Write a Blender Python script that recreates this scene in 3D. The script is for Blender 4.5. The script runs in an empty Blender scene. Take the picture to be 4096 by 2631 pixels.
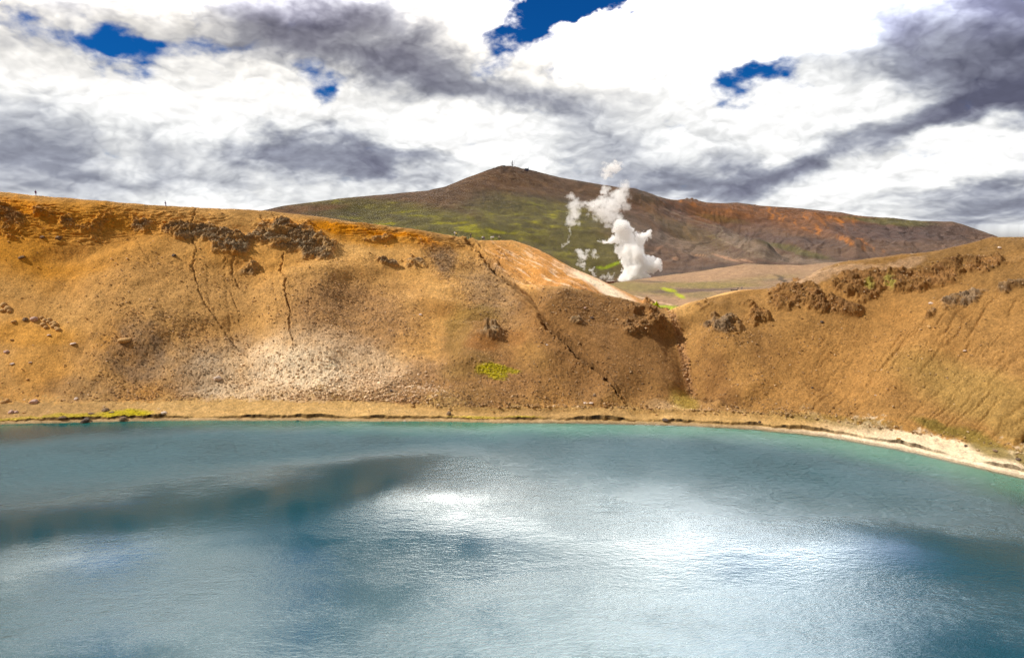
import bpy, bmesh, math, random
import numpy as np
from mathutils import Vector, Matrix
R = math.radians
rng = np.random.default_rng(7); random.seed(7)
scene = bpy.context.scene
COL = scene.collection

# ------------------------------------------------------------------ camera
F = 3000.0; CX = 2048.0; CY = 1315.5; PITCH = math.atan(415.0 / F); HC = 53.0
cam_d = bpy.data.cameras.new("camera"); cam = bpy.data.objects.new("camera", cam_d); COL.objects.link(cam)
cam_d.sensor_width = 36.0; cam_d.lens = F / 4096.0 * 36.0; cam_d.clip_start = 0.5; cam_d.clip_end = 30000
cam.location = (0, 0, HC); cam.rotation_euler = (R(90) - PITCH, 0, 0)
scene.camera = cam
CP, SP = math.cos(PITCH), math.sin(PITCH)
def ray(x, y):                                   # photo pixel -> azimuth, tangent of elevation
    x = np.asarray(x, float); y = np.asarray(y, float)
    X = x - CX; up = CY - y
    f = F * CP + up * SP; U = -F * SP + up * CP
    return np.arctan2(X, f), U / np.hypot(X, f)
def topix(P):                                    # world points -> photo pixel
    x, y, z = P[:, 0], P[:, 1], P[:, 2] - HC
    d = y * CP - z * SP; u = y * SP + z * CP
    d = np.maximum(d, 1e-3)
    return CX + F * x / d, CY - F * u / d

# ------------------------------------------------------------------ light and exposure
SUN_AZ, SUN_EL = R(-98), R(43)                    # azimuth from the view direction, negative = left
scene.view_settings.view_transform = 'Standard'; scene.view_settings.look = 'None'
scene.view_settings.exposure = 0.0; scene.view_settings.gamma = 1.0
sd = bpy.data.lights.new("sun", 'SUN'); sd.energy = 4.8; sd.angle = R(0.6); sd.color = (1.0, 0.95, 0.86)
sun = bpy.data.objects.new("sun", sd); COL.objects.link(sun)
tosun = Vector((math.sin(SUN_AZ) * math.cos(SUN_EL), math.cos(SUN_AZ) * math.cos(SUN_EL), math.sin(SUN_EL)))
sun.rotation_euler = tosun.to_track_quat('Z', 'Y').to_euler(); sun.location = (0, 0, 400)
cy = scene.cycles
cy.max_bounces = 22; cy.diffuse_bounces = 3; cy.glossy_bounces = 3; cy.volume_bounces = 20; cy.transparent_max_bounces = 8
cy.volume_max_steps = 256; cy.use_denoising = True; cy.denoising_prefilter = 'FAST'; cy.sample_clamp_indirect = 6.0

# ------------------------------------------------------------------ node helper
class NT:
    def __init__(s, tree): s.t = tree; s.n = tree.nodes; s.l = tree.links
    def put(s, sock, v):
        if v is None: return
        if isinstance(v, bpy.types.NodeSocket): s.l.new(v, sock)
        else: sock.default_value = v
    def new(s, typ, **kw):
        n = s.n.new(typ)
        for k, v in kw.items(): setattr(n, k, v)
        return n
    def math(s, op, a, b=None, c=None, clamp=False):
        n = s.new('ShaderNodeMath', operation=op, use_clamp=clamp)
        for i, v in enumerate((a, b, c)): s.put(n.inputs[i], v)
        return n.outputs[0]
    def vmath(s, op, a, b=None, scale=None):
        n = s.new('ShaderNodeVectorMath', operation=op); s.put(n.inputs[0], a); s.put(n.inputs[1], b)
        if scale is not None: s.put(n.inputs['Scale'], scale)
        return n.outputs['Value'] if op in ('LENGTH', 'DISTANCE', 'DOT_PRODUCT') else n.outputs[0]
    def noise(s, vec, scale, detail=6, rough=0.55, lac=2.0, color=False, dist=0.0):
        n = s.new('ShaderNodeTexNoise'); s.put(n.inputs['Vector'], vec); s.put(n.inputs['Scale'], scale)
        n.inputs['Detail'].default_value = detail; n.inputs['Roughness'].default_value = rough
        n.inputs['Lacunarity'].default_value = lac; n.inputs['Distortion'].default_value = dist
        return n.outputs['Color'] if color else n.outputs[0]
    def mrange(s, v, a, b, c=0.0, d=1.0, smooth=True):
        n = s.new('ShaderNodeMapRange', interpolation_type='SMOOTHSTEP' if smooth else 'LINEAR')
        s.put(n.inputs[0], v)
        for i, q in enumerate((a, b, c, d)): s.put(n.inputs[1 + i], q)
        return n.outputs[0]
    def mix(s, f, a, b, mode='MIX'):
        n = s.new('ShaderNodeMix', data_type='RGBA', blend_type=mode); s.put(n.inputs[0], f)
        s.put(n.inputs[6], a); s.put(n.inputs[7], b); return n.outputs[2]
    def comb(s, x, y, z):
        n = s.new('ShaderNodeCombineXYZ')
        for i, v in enumerate((x, y, z)): s.put(n.inputs[i], v)
        return n.outputs[0]
    def mapping(s, v, loc=(0, 0, 0), rot=(0, 0, 0), scale=(1, 1, 1), typ='POINT'):
        n = s.new('ShaderNodeMapping', vector_type=typ); s.put(n.inputs['Vector'], v)
        n.inputs['Location'].default_value = loc; n.inputs['Rotation'].default_value = rot; n.inputs['Scale'].default_value = scale
        return n.outputs[0]
    def ramp(s, f, stops):
        n = s.new('ShaderNodeValToRGB'); s.put(n.inputs[0], f); e = n.color_ramp.elements
        while len(e) < len(stops): e.new(0.5)
        for i, (p, c) in enumerate(stops): e[i].position = p; e[i].color = (*c, 1)
        return n.outputs[0]

# ------------------------------------------------------------------ sky (Nishita + cloud layer by direction)
world = bpy.data.worlds.new("World"); scene.world = world; world.use_nodes = True
w = NT(world.node_tree); w.n.clear()
sky = w.new('ShaderNodeTexSky', sky_type='NISHITA', sun_disc=False)
sky.sun_elevation = SUN_EL; sky.sun_rotation = SUN_AZ; sky.air_density = 1.0; sky.dust_density = 0.2; sky.ozone_density = 2.0; sky.altitude = 600
tc = w.new('ShaderNodeTexCoord'); D = tc.outputs['Generated']
sep = w.new('ShaderNodeSeparateXYZ'); w.l.new(D, sep.inputs[0])
u0 = w.math('ARCTAN2', sep.outputs[0], sep.outputs[1]); v0 = w.math('ARCSINE', sep.outputs[2])
UV0 = w.comb(u0, v0, 0.0)
Dn = w.comb(sep.outputs[0], sep.outputs[1], w.math('MULTIPLY', w.math('POWER', w.math('MAXIMUM', sep.outputs[2], 0.0), 0.82), 1.5))
warpA = w.noise(Dn, 5.0, 5, 0.6, color=True); warpB = w.noise(Dn, 17.0, 5, 0.62, color=True)
def cen(c): return w.vmath('SUBTRACT', c, (0.5, 0.5, 0.5))
UVw = w.vmath('ADD', UV0, w.vmath('SCALE', cen(warpA), scale=0.13))
UVw = w.vmath('ADD', UVw, w.vmath('SCALE', cen(warpB), scale=0.028))
def uvpix(x, y):                                  # accepts rows above the frame too
    a, t = ray(x, y); return float(a), float(math.atan(t))
def lobes(lst, base=None):
    global TOKEN
    tot = base; uvc = UVw
    for k_, (x, y, rx, ry, rot, wt) in enumerate(lst):
        if k_ % 6 == 0 and TOKEN is not None:      # chains the evaluation so that the shader stack stays small
            uvc = w.vmath('ADD', UVw, w.vmath('SCALE', TOKEN, scale=1e-7))
        a, v = uvpix(x, y)
        a2, v2 = uvpix(x + 10, y); ka = abs(a2 - a) / 10
        a2, v2 = uvpix(x, y + 10); kv = abs(v2 - v) / 10
        m = w.mapping(uvc, loc=(a, v, 0), rot=(0, 0, R(rot)), scale=(rx * ka, ry * kv, 1), typ='TEXTURE')
        m = w.mrange(w.vmath('LENGTH', w.vmath('MULTIPLY', m, (1, 1, 0))), 1.7, 0.0, 0.0, wt * 1.15)
        tot = m if tot is None else w.math('ADD', tot, m)
        TOKEN = tot
    return tot
TOKEN = None
#SKYLOBES
HOLES = [  # x, y, rx, ry, rot, weight  (photo pixels; y<0 is above the frame)
    (300, 140, 400, 95, -8, 1.25), (500, 190, 130, 90, 0, .6), (850, 225, 230, 50, -4, .55), (1255, 350, 115, 100, 0, 1.05), (1300, 430, 70, 50, 0, .6),
    (2200, 60, 360, 150, 22, 1.35), (2420, 20, 300, 60, 0, 1.0), (2060, 160, 170, 70, 30, .5),
    (2990, 340, 200, 75, 14, 1.3), (3100, 270, 70, 60, 45, .6), (2300, 305, 140, 30, 20, .5),
    (1080, -900, 190, 330, 0, 1.4), (3045, -900, 260, 200, 0, 1.9), (2030, -1090, 380, 180, 0, 1.7), (150, -780, 300, 280, 0, 1.3),
    (-900, -300, 700, 200, 0, .9), (5200, -500, 600, 300, 0, .9)]
DARKS = [
    (1330, 110, 470, 150, -8, .70), (1050, 170, 250, 120, 10, .35), (1650, 290, 400, 100, -14, .58), (1900, 330, 220, 70, 0, .22), (1150, 30, 320, 60, 0, .25),
    (150, 600, 420, 170, 0, .38), (600, 720, 420, 80, 0, .22), (1000, 590, 220, 70, 0, .42), (1370, 640, 300, 65, -5, .50), (1600, 665, 260, 45, 0, .35),
    (3900, 200, 520, 280, -8, 1.0), (4000, 430, 300, 120, 0, .70), (3560, 110, 150, 150, 0, .35),
    (3000, 30, 330, 65, 0, .40), (3350, 620, 520, 70, 14, .50), (3650, 560, 240, 90, 20, .42), (2500, 560, 520, 100, -14, .42), (2200, 430, 200, 70, 0, .28),
    (2750, 720, 560, 80, 0, .42), (3950, 800, 460, 70, 0, .60), (2650, 340, 240, 60, 10, .16), (3350, 280, 260, 90, 0, .25),
    (1500, -500, 560, 130, 4, 1.9), (600, -620, 500, 80, 0, .5), (2500, -1050, 900, 120, 0, .4), (3500, -680, 380, 200, 0, .7), (2400, -850, 300, 200, 0, .35), (4250, -750, 520, 700, 0, 2.0), (700, -420, 500, 90, 0, .3), (4700, 300, 500, 700, 0, .5), (1550, -1000, 420, 180, 0, .45)]
BRIGHTS = [
    (2900, 430, 750, 160, 5, .28), (2750, 180, 600, 150, 0, .28), (1950, 560, 300, 130, 0, .40), (1100, 470, 620, 90, 0, .45), (500, 370, 500, 90, 0, .38),
    (1780, 90, 180, 130, 0, .40), (1450, 170, 150, 50, 0, .40), (3750, 650, 480, 90, 10, .75), (3300, 430, 380, 110, 0, .40), (420, 600, 130, 90, -35, .40),
    (1850, 580, 270, 90, 0, .45), (850, 790, 300, 60, 0, .42), (3400, 830, 380, 60, 0, .40), (2150, 250, 330, 120, 0, .40), (100, 300, 300, 80, 0, .3),
    (3560, 480, 160, 60, 45, .3), (3500, 260, 200, 80, 0, .25), (3080, 590, 60, 50, -40, .4), (1100, 800, 300, 40, 0, .3), (1720, -300, 420, 60, 0, .5)]
SUNNY = [   # sunlit cloud above the frame, mirrored by the lake; topmost lobes added for sheen
    (2750, -400, 900, 420, 0, .5), (2850, -170, 1100, 330, 0, 1.9), (500, -240, 1000, 200, 0, 1.1), (2900, -2150, 1400, 560, 0, 4.4), (300, -2100, 1200, 500, 0, 1.6), (3600, -300, 420, 230, -10, .8), (1780, -290, 380, 70, 0, .9), (2800, -880, 420, 260, 0, .45), (800, -900, 380, 240, 0, .35), (200, -420, 700, 160, 0, .1)]
#ENDLOBES
fb1 = w.noise(Dn, 7.0, 8, 0.52); fb2 = w.noise(Dn, 24.0, 8, 0.60); fb3 = w.noise(w.vmath('ADD', Dn, (3.1, 1.7, .4)), 3.0, 6, 0.5)
# relief: rounded billows; their height a little towards the light minus their height here = lit / shaded side
bill = w.vmath('ADD', Dn, w.vmath('SCALE', cen(warpA), scale=0.10))
def billow(vec):
    tot = None
    for sc, a in ((8.0, .5), (17.0, .28), (37.0, .16), (80.0, .09)):
        n = w.noise(w.vmath('ADD', vec, (sc * .013, 0, sc * .007)), sc, 0.0, 0.5)
        b = w.math('MULTIPLY', w.math('ABSOLUTE', w.math('SUBTRACT', w.math('MULTIPLY', n, 2.0), 1.0)), a)
        tot = b if tot is None else w.math('ADD', tot, b)
    return tot
bl1 = billow(bill); bl2 = billow(w.vmath('ADD', bill, (-0.005, 0.0, 0.013)))
relief = w.math('MULTIPLY', w.math('SUBTRACT', bl1, bl2), 1.5)
puff = w.math('SUBTRACT', bl1, .26)
hole = lobes(HOLES); above = w.mrange(v0, R(15.5), R(19))
hole = w.math('ADD', hole, w.math('MULTIPLY', w.math('SUBTRACT', fb2, 0.5), w.math('SUBTRACT', 2.1, w.math('MULTIPLY', above, 1.7))))
hole = w.math('ADD', hole, w.math('MULTIPLY', w.math('SUBTRACT', fb1, 0.5), w.math('SUBTRACT', 0.9, w.math('MULTIPLY', above, 0.6))))
hole = w.math('SUBTRACT', hole, w.math('MULTIPLY', w.math('MULTIPLY', puff, w.math('SUBTRACT', 1.0, above)), 1.6))
hole = w.mrange(hole, 0.42, 1.55)
tone = w.math('SUBTRACT', lobes(BRIGHTS, None), lobes(DARKS, None))
tone = w.math('ADD', tone, 0.84)
tone = w.math('ADD', tone, w.math('MULTIPLY', w.math('SUBTRACT', fb1, 0.5), 0.95))
tone = w.math('ADD', tone, w.math('MULTIPLY', w.math('SUBTRACT', fb2, 0.5), 0.30))
tone = w.math('ADD', tone, w.math('MULTIPLY', w.math('SUBTRACT', fb3, 0.5), 0.5))
tone = w.math('ADD', tone, w.math('MULTIPLY', relief, .5)); tone = w.math('ADD', tone, w.math('MULTIPLY', puff, .60))
tone = w.mrange(tone, -.45, 1.28, 0, 1, smooth=False)
shade = w.mrange(relief, -.5, .5, .68, 1.32, smooth=False)
cl = w.ramp(tone, [(0.0, (1.15, 1.2, 1.8)), (0.22, (2.1, 2.2, 2.9)), (0.42, (3.3, 3.5, 4.2)), (0.62, (6.0, 6.2, 6.6)), (0.80, (8.6, 8.7, 8.7)), (1.0, (10.6, 10.6, 10.5))])
cl = w.vmath('SCALE', cl, scale=shade)
warmf = w.math('MULTIPLY', w.mrange(v0, R(6), R(15)), w.mrange(u0, R(22), R(5)))
cl = w.mix(warmf, cl, w.mix(1.0, cl, (1.06, .99, .90, 1), 'MULTIPLY'))
sunny = w.math('ADD', 1.0, w.math('MULTIPLY', lobes(SUNNY), 4.2))
high = w.math('ADD', 1.0, w.math('MULTIPLY', w.mrange(v0, R(16.5), R(22), 0.0, 0.35), w.mrange(sep.outputs[1], 0.55, 0.85)))
high = w.math('MULTIPLY', high, w.mrange(sep.outputs[1], -0.1, 0.6, 0.42, 1.0))  # unseen sky behind the camera dimmed for more contrast from the sun
cl = w.vmath('SCALE', w.vmath('SCALE', cl, scale=sunny), scale=high)
blue = w.mix(1.0, sky.outputs[0], (0.02, 0.28, 0.68, 1), 'MULTIPLY')
blue = w.vmath('SCALE', blue, scale=w.mrange(v0, R(16.5), R(22), 1.0, 4.5))
skyc = w.mix(hole, cl, blue)
low = w.mrange(v0, R(-1.5), R(0.2))
skyc = w.mix(low, (2.2, 2.0, 1.8, 1), skyc)
bg = w.new('ShaderNodeBackground'); bg.inputs['Strength'].default_value = 0.1; w.l.new(skyc, bg.inputs[0])
wo = w.new('ShaderNodeOutputWorld'); w.l.new(bg.outputs[0], wo.inputs[0])
world.cycles.sampling_method = 'MANUAL'; world.cycles.sample_map_resolution = 1024

# ------------------------------------------------------------------ tags
def tag(o, label=None, cat=None, group=None, kind=None):
    if label: o['label'] = label
    if cat: o['category'] = cat
    if group: o['group'] = group
    if kind: o['kind'] = kind
    return o
def empty(name, loc, rz=0.0):
    o = bpy.data.objects.new(name, None); COL.objects.link(o); o.location = loc; o.rotation_euler = (0, 0, rz)
    o.empty_display_size = 0.3; return o
def meshobj(name, V, Fc, mat, parent=None, smooth=True, cols=None):
    me = bpy.data.meshes.new(name); V = np.asarray(V, np.float32); Fc = np.asarray(Fc, np.int32)
    me.vertices.add(len(V)); me.vertices.foreach_set('co', V.ravel())
    k = Fc.shape[1]; me.loops.add(Fc.size); me.loops.foreach_set('vertex_index', Fc.ravel())
    me.polygons.add(len(Fc)); me.polygons.foreach_set('loop_start', np.arange(len(Fc), dtype=np.int32) * k)
    me.polygons.foreach_set('loop_total', np.full(len(Fc), k, np.int32))
    me.update(calc_edges=True)
    me.polygons.foreach_set('use_smooth', np.full(len(Fc), smooth))
    if cols is not None:
        for nm, c in cols.items():
            if c.ndim == 2:
                a = me.attributes.new(nm, 'FLOAT_COLOR', 'POINT'); q = np.ones((len(V), 4), np.float32); q[:, :3] = c; a.data.foreach_set('color', q.ravel())
            else:
                a = me.attributes.new(nm, 'FLOAT', 'POINT'); a.data.foreach_set('value', c.astype(np.float32))
    me.materials.append(mat)
    o = bpy.data.objects.new(name, me); COL.objects.link(o); o.parent = parent
    return o

# ------------------------------------------------------------------ numpy noise
PERM = rng.permutation(256).astype(np.int32); PERM = np.concatenate([PERM, PERM, PERM])
GR = rng.normal(size=(256, 3)); GR /= np.linalg.norm(GR, axis=1)[:, None]; GR = GR.astype(np.float32)
def _per(P):
    i = np.floor(P).astype(np.int32); f = (P - i).astype(np.float32); i &= 255
    u = f * f * f * (f * (f * 6 - 15) + 10); out = 0
    for dx in (0, 1):
        wx = u[:, 0] if dx else 1 - u[:, 0]; px = PERM[i[:, 0] + dx]
        for dy in (0, 1):
            wy = u[:, 1] if dy else 1 - u[:, 1]; py = PERM[px + i[:, 1] + dy]
            for dz in (0, 1):
                wz = u[:, 2] if dz else 1 - u[:, 2]; h = PERM[py + i[:, 2] + dz]; g = GR[h]
                out = out + (wx * wy * wz) * (g[:, 0] * (f[:, 0] - dx) + g[:, 1] * (f[:, 1] - dy) + g[:, 2] * (f[:, 2] - dz))
    return out
def perlin(P):
    P = np.asarray(P, np.float32); o = np.empty(len(P), np.float32)
    for s in range(0, len(P), 200000): o[s:s + 200000] = _per(P[s:s + 200000])
    return o * 1.6
def fbm(P, sc, octv=4, gain=0.5, ridge=False, off=0.0):
    P = np.asarray(P, np.float32) * sc + off; a = 1.0; t = 0; n = 0
    for k in range(octv):
        v = perlin(P)
        if ridge: v = 1 - 2 * np.abs(v)
        t = t + a * v; n += a; a *= gain; P = P * 2.03 + 17.3
    return t / n
def worley(P, sc, off=0):                        # P (N,2) -> F1, F2, cell random
    P = np.asarray(P, np.float32) * sc; N = len(P); i = np.floor(P).astype(np.int32)
    d1 = np.full(N, 9., np.float32); d2 = d1.copy(); cid = np.zeros(N, np.float32)
    for dx in (-1, 0, 1):
        for dy in (-1, 0, 1):
            c = i + (dx, dy); h = PERM[(PERM[c[:, 0] & 255] + (c[:, 1] & 255) + off) & 511]
            px = c[:, 0] + (PERM[h] / 256.0); py = c[:, 1] + (PERM[h + 97] / 256.0)
            d = np.hypot(P[:, 0] - px, P[:, 1] - py).astype(np.float32)
            m = d < d1; d2 = np.where(m, d1, np.minimum(d2, d)); cid = np.where(m, h / 256.0, cid); d1 = np.where(m, d, d1)
    return d1, d2, cid
def sstep(a, b, x):
    t = np.clip((x - a) / (b - a), 0, 1); return t * t * (3 - 2 * t)
def poly_dist(px, py, pts):                      # distance to a polyline and fraction along it
    d = np.full(px.shape, 1e9); tt = np.zeros(px.shape); L = 0; seg = []
    for a, b in zip(pts[:-1], pts[1:]): seg.append(math.hypot(b[0] - a[0], b[1] - a[1]))
    tot = sum(seg); s = 0
    for (a, b), l in zip(zip(pts[:-1], pts[1:]), seg):
        vx, vy = b[0] - a[0], b[1] - a[1]
        t = np.clip(((px - a[0]) * vx + (py - a[1]) * vy) / (l * l), 0, 1)
        q = np.hypot(px - a[0] - t * vx, py - a[1] - t * vy); m = q < d
        d = np.where(m, q, d); tt = np.where(m, (s + t * l) / tot, tt); s += l
    return d, tt

# ------------------------------------------------------------------ terrain profiles
AZ0, AZ1 = R(-50), R(50)
az_in = np.linspace(R(-36), R(36), 1340); az = np.concatenate([np.linspace(AZ0, R(-36), 90)[:-1], az_in, np.linspace(R(36), AZ1, 90)[1:]])
NA = len(az)
def smooth(v, k=3):
    ker = np.exp(-np.linspace(-2, 2, 2 * k + 1) ** 2); ker /= ker.sum()
    return np.convolve(np.pad(v, k, mode='edge'), ker, 'valid')
def cte(pts, left=None, right=None, k=3):        # pixel polyline -> tan(elev) per azimuth
    a, t = ray([p[0] for p in pts], [p[1] for p in pts]); a = list(a); t = list(t)
    if left is not None: a = [AZ0] + a; t = [left] + t
    if right is not None: a = a + [AZ1]; t = t + [right]
    return smooth(np.interp(az, a, t), k)
def cval(pts, k=6):                              # value by pixel column (at mid height)
    a, _ = ray([p[0] for p in pts], [1000] * len(pts)); return smooth(np.interp(az, a, [p[1] for p in pts]), k)
te_sh = cte([(0, 1697), (300, 1690), (1000, 1683), (1500, 1686), (2000, 1691), (2500, 1695), (2800, 1704), (3000, 1715), (3300, 1745), (3600, 1798), (3850, 1855), (4096, 1912)], k=14)
r_sh = HC / -te_sh
r_sh = np.where(az > R(35.3), np.interp(az, [R(35.3), R(50)], [r_sh[np.argmin(abs(az - R(35.3)))], 165]), r_sh)
r_sh0 = r_sh.copy(); r_sh = r_sh + 0.8 * fbm(np.c_[az * 60, az * 0, az * 0], 1.0, 4)
te_ft_n = .0035 * fbm(np.c_[az * 9, az * 0 + 2, az * 0], 1.0, 2)
te_ft = te_ft_n + cte([(0, 1612), (400, 1605), (1000, 1597), (1500, 1606), (2000, 1640), (2500, 1652), (2800, 1655), (3200, 1672), (3500, 1702), (3800, 1748), (4096, 1808)], k=14)
r_ft = 50.0 / -te_ft
r_ft = np.where(az > R(35.3), r_sh0 + 12, r_ft); r_ft = smooth(np.maximum(r_ft, r_sh0 + 6), 12)
rim = [(0, 768), (144, 783), (400, 803), (666, 825), (1059, 842), (1300, 872), (1500, 899), (1700, 925), (1850, 950), (1915, 962), (2050, 962), (2100, 979), (2146, 996), (2215, 1031), (2283, 1070), (2375, 1109), (2439, 1138), (2513, 1173), (2595, 1216)]
ridge = [(2100, 1152), (2150, 1139), (2238, 1147), (2338, 1159), (2421, 1178), (2595, 1217), (2627, 1224), (2669, 1242), (2687, 1238), (2742, 1216), (2857, 1187), (2971, 1158), (3077, 1150), (3200, 1125), (3320, 1079), (3411, 1052), (3585, 1025), (3731, 1005), (3868, 971), (3960, 948), (4096, 946)]
te8 = cte(rim + [(2669, 1262), (2900, 1262), (4096, 1100)], left=.075)
m8 = cval([(0, 1.0), (600, .95), (1060, .85), (1400, .7), (1700, .58), (1900, .5), (2100, .46), (2350, .42), (2600, .40), (2750, .45), (3200, .5)])
r8 = (50 + m8 * r_ft) / (m8 - te8)
te6r = cte([(1900, 1200)] + ridge, right=.03)
m6r = cval([(2050, .62), (2200, .8), (2500, .72), (2680, .62), (2900, .75), (4096, .78)])
r6r = (50 + m6r * r_ft) / (m6r - te6r)
wr = sstep(*[float(ray(x, 1150)[0]) for x in (1990, 2170)], az)       # 0 on the left wall, 1 where the nearer ridge stands alone
wn = sstep(*[float(ray(x, 1150)[0]) for x in (2600, 2760)], az)       # 1 on the right wall
z8 = HC + te8 * r8
def lerp(a, b, t): return a + (b - a) * t
r6 = lerp(lerp(r_ft, r8, .74), r6r, wr); z6 = lerp(lerp(3., z8, .72), HC + te6r * r6r, wr)
r5 = lerp(lerp(r_ft, r8, .38), lerp(r_ft, r6r, .5), wr); z5 = lerp(lerp(3., z8, .36), lerp(3., HC + te6r * r6r, .47), wr)
r7 = lerp(lerp(r6, r8, .45), r6 + 9, wr); z7 = lerp(lerp(z6, z8, .47), z6 - 2.2, wr)
# on the right the far point of this sheet lies behind the rim
r8 = lerp(r8, r6 + 45, wn); z8 = lerp(z8, np.minimum(HC + te8 * r8, z6 - 9), wn)
te9 = cte([(0, 960), (1500, 1010), (2100, 1110), (2500, 1205), (2600, 1232), (2680, 1235), (2800, 1200), (2900, 1170), (2971, 1158), (3050, 1158), (3300, 1150), (4096, 1050)], k=10)
r9 = r8 + 75; z9 = HC + te9 * r9
wb = 1.7 + .9 * fbm(np.c_[az * 30, az * 0, az * 0 + 9], 1.0, 3) + 1.4 * sstep(R(14), R(26), az)
CR = [(r_sh - 25, -5 + 0 * az), (r_sh, 0 * az), (r_sh + wb, .45 + 0 * az), (r_sh + wb + .3, 1.45 + 0 * az), (np.minimum(r_sh + 7.5, r_ft - 1), 2.1 + 0 * az), (r_ft, 3 + 0 * az), (r5, z5), (r6, z6), (r7, z7), (r8, z8), (r8 + 14, lerp(z8 - 3.5, z8 - 1, wn)), (r9, z9)]
NR = [3, 5, 5, 14, 12, 90, 125, 60, 75, 12, 14]
def loft(ctrl, ns):
    K = len(ctrl); rr = np.array([c[0] for c in ctrl]); zz = np.array([c[1] for c in ctrl])
    def tang(A):
        d = np.diff(A, axis=0); T = np.zeros_like(A); T[0] = d[0]; T[-1] = d[-1]
        a, b = d[:-1], d[1:]
        T[1:-1] = np.where(a * b > 0, 2 * a * b / (a + b + 1e-9 * np.sign(a + b + 1e-20)), 0); return T
    Tr, Tz = tang(rr), tang(zz); Ro, Zo, S = [], [], []
    for k in range(K - 1):
        n = ns[k]; ts = np.arange(n) / n
        if k == K - 2: ts = np.arange(n + 1) / n
        for t in ts:
            h0 = 2 * t ** 3 - 3 * t * t + 1; h1 = t ** 3 - 2 * t * t + t; h2 = -2 * t ** 3 + 3 * t * t; h3 = t ** 3 - t * t
            Ro.append(h0 * rr[k] + h1 * Tr[k] + h2 * rr[k + 1] + h3 * Tr[k + 1]); Zo.append(h0 * zz[k] + h1 * Tz[k] + h2 * zz[k + 1] + h3 * Tz[k + 1]); S.append(k + t)
    return np.array(Ro), np.array(Zo), np.array(S)
def grid(ctrl, ns):
    Rr, Zz, S = loft(ctrl, ns); A = np.broadcast_to(az, Rr.shape)
    P = np.stack([Rr * np.sin(A), Rr * np.cos(A), Zz], -1)
    return P, S
def gnorm(P):
    du = np.gradient(P, axis=1); dv = np.gradient(P, axis=0); n = np.cross(du, dv)
    return n / (np.linalg.norm(n, axis=-1, keepdims=True) + 1e-9)
def gfaces(nr, nc):
    i = np.arange(nr - 1)[:, None] * nc + np.arange(nc - 1)[None, :]; i = i.ravel()
    return np.c_[i, i + 1, i + nc + 1, i + nc]
def ell(px, py, lst, wob=None):                  # soft union of ellipses (cx, cy, rx, ry, rot deg, weight)
    m = np.zeros(px.shape)
    for (cx, cyy, rx, ry, rot, wt) in lst:
        c, s = math.cos(R(rot)), math.sin(R(rot)); dx, dy = px - cx, py - cyy
        d = np.hypot((dx * c + dy * s) / rx, (-dx * s + dy * c) / ry)
        m = np.maximum(m, wt * sstep(1.3, .55, d))
    return m

# =================================================================== crater sheet
P, S = grid(CR, NR); NRr, NC = P.shape[:2]
N0 = gnorm(P); N0 *= np.sign(N0[..., 2:3] + 1e-9)
p = P.reshape(-1, 3); n0 = N0.reshape(-1, 3); s = np.repeat(S, NC)
px, py = topix(p)
q3 = p.astype(np.float32)
wx = fbm(q3, .09, 4, off=5); wy = fbm(q3, .09, 4, off=31)
fx = fbm(q3, .6, 3, off=9)
ux, uy = px + 45 * wx + 10 * fx, py + 28 * wy + 8 * fx        # warped pixel position: uneven outlines of the zones
CC = np.array([-30., 120.])                                    # crater centre: fall lines run towards it
phi = np.arctan2(p[:, 0] - CC[0], p[:, 1] - CC[1]); rad = np.hypot(p[:, 0] - CC[0], p[:, 1] - CC[1])
ROCK = [(740, 925, 95, 32, 8, 1), (900, 965, 120, 42, 12, 1), (560, 900, 90, 30, 0, .55), (1180, 955, 150, 60, 14, 1), (1290, 1005, 75, 40, 20, 1), (1060, 925, 60, 45, -30, .8), (190, 850, 110, 30, 10, .7), (60, 880, 120, 60, 25, .65), (310, 905, 120, 50, 10, .65), (30, 930, 70, 40, 0, .6), (440, 870, 160, 50, 0, .45),
    (1530, 1043, 66, 13, 4, .8), (1655, 1053, 52, 22, 10, .8), (1560, 950, 180, 22, 5, .4), (1958, 1335, 44, 34, 10, 1), (1925, 1385, 40, 30, 0, .5), (975, 1060, 60, 40, 20, .6), (1400, 1010, 90, 25, -10, .35),
    (2560, 1240, 80, 28, 8, .8), (2620, 1275, 90, 40, 25, .85), (2540, 1320, 90, 40, 20, .7), (2320, 1310, 36, 12, 5, .7), (2900, 1300, 75, 50, -10, .85), (3030, 1262, 40, 45, 0, .8), (2800, 1225, 100, 20, -8, .5), (2960, 1210, 70, 22, 0, .5),
    (3180, 1195, 120, 48, 0, 1), (3330, 1230, 150, 30, 2, .9), (3460, 1150, 130, 52, -4, 1), (3600, 1125, 120, 48, -8, 1), (3770, 1090, 120, 48, -14, .9), (3930, 1055, 130, 42, -10, .85), (4050, 1060, 90, 40, 0, .6), (3870, 1205, 110, 32, -22, .8), (4050, 1150, 90, 22, -18, .8), (3720, 1275, 45, 20, -10, .6), (60, 1250, 50, 45, 0, .4)]
def ellw(px, py, lst):
    m = np.zeros(px.shape)
    for (cx, cyy, rx, ry, rot, wt) in lst:
        c, s_ = math.cos(R(rot)), math.sin(R(rot)); dx, dy = px - cx, py - cyy
        m = np.maximum(m, wt * sstep(2.0, .0, np.hypot((dx * c + dy * s_) / rx, (-dx * s_ + dy * c) / ry)))
    return m
rock = sstep(.36, .72, ellw(ux, uy, ROCK) + .55 * fbm(q3, .14, 4, .6, off=15)) * (s > 5)
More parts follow.
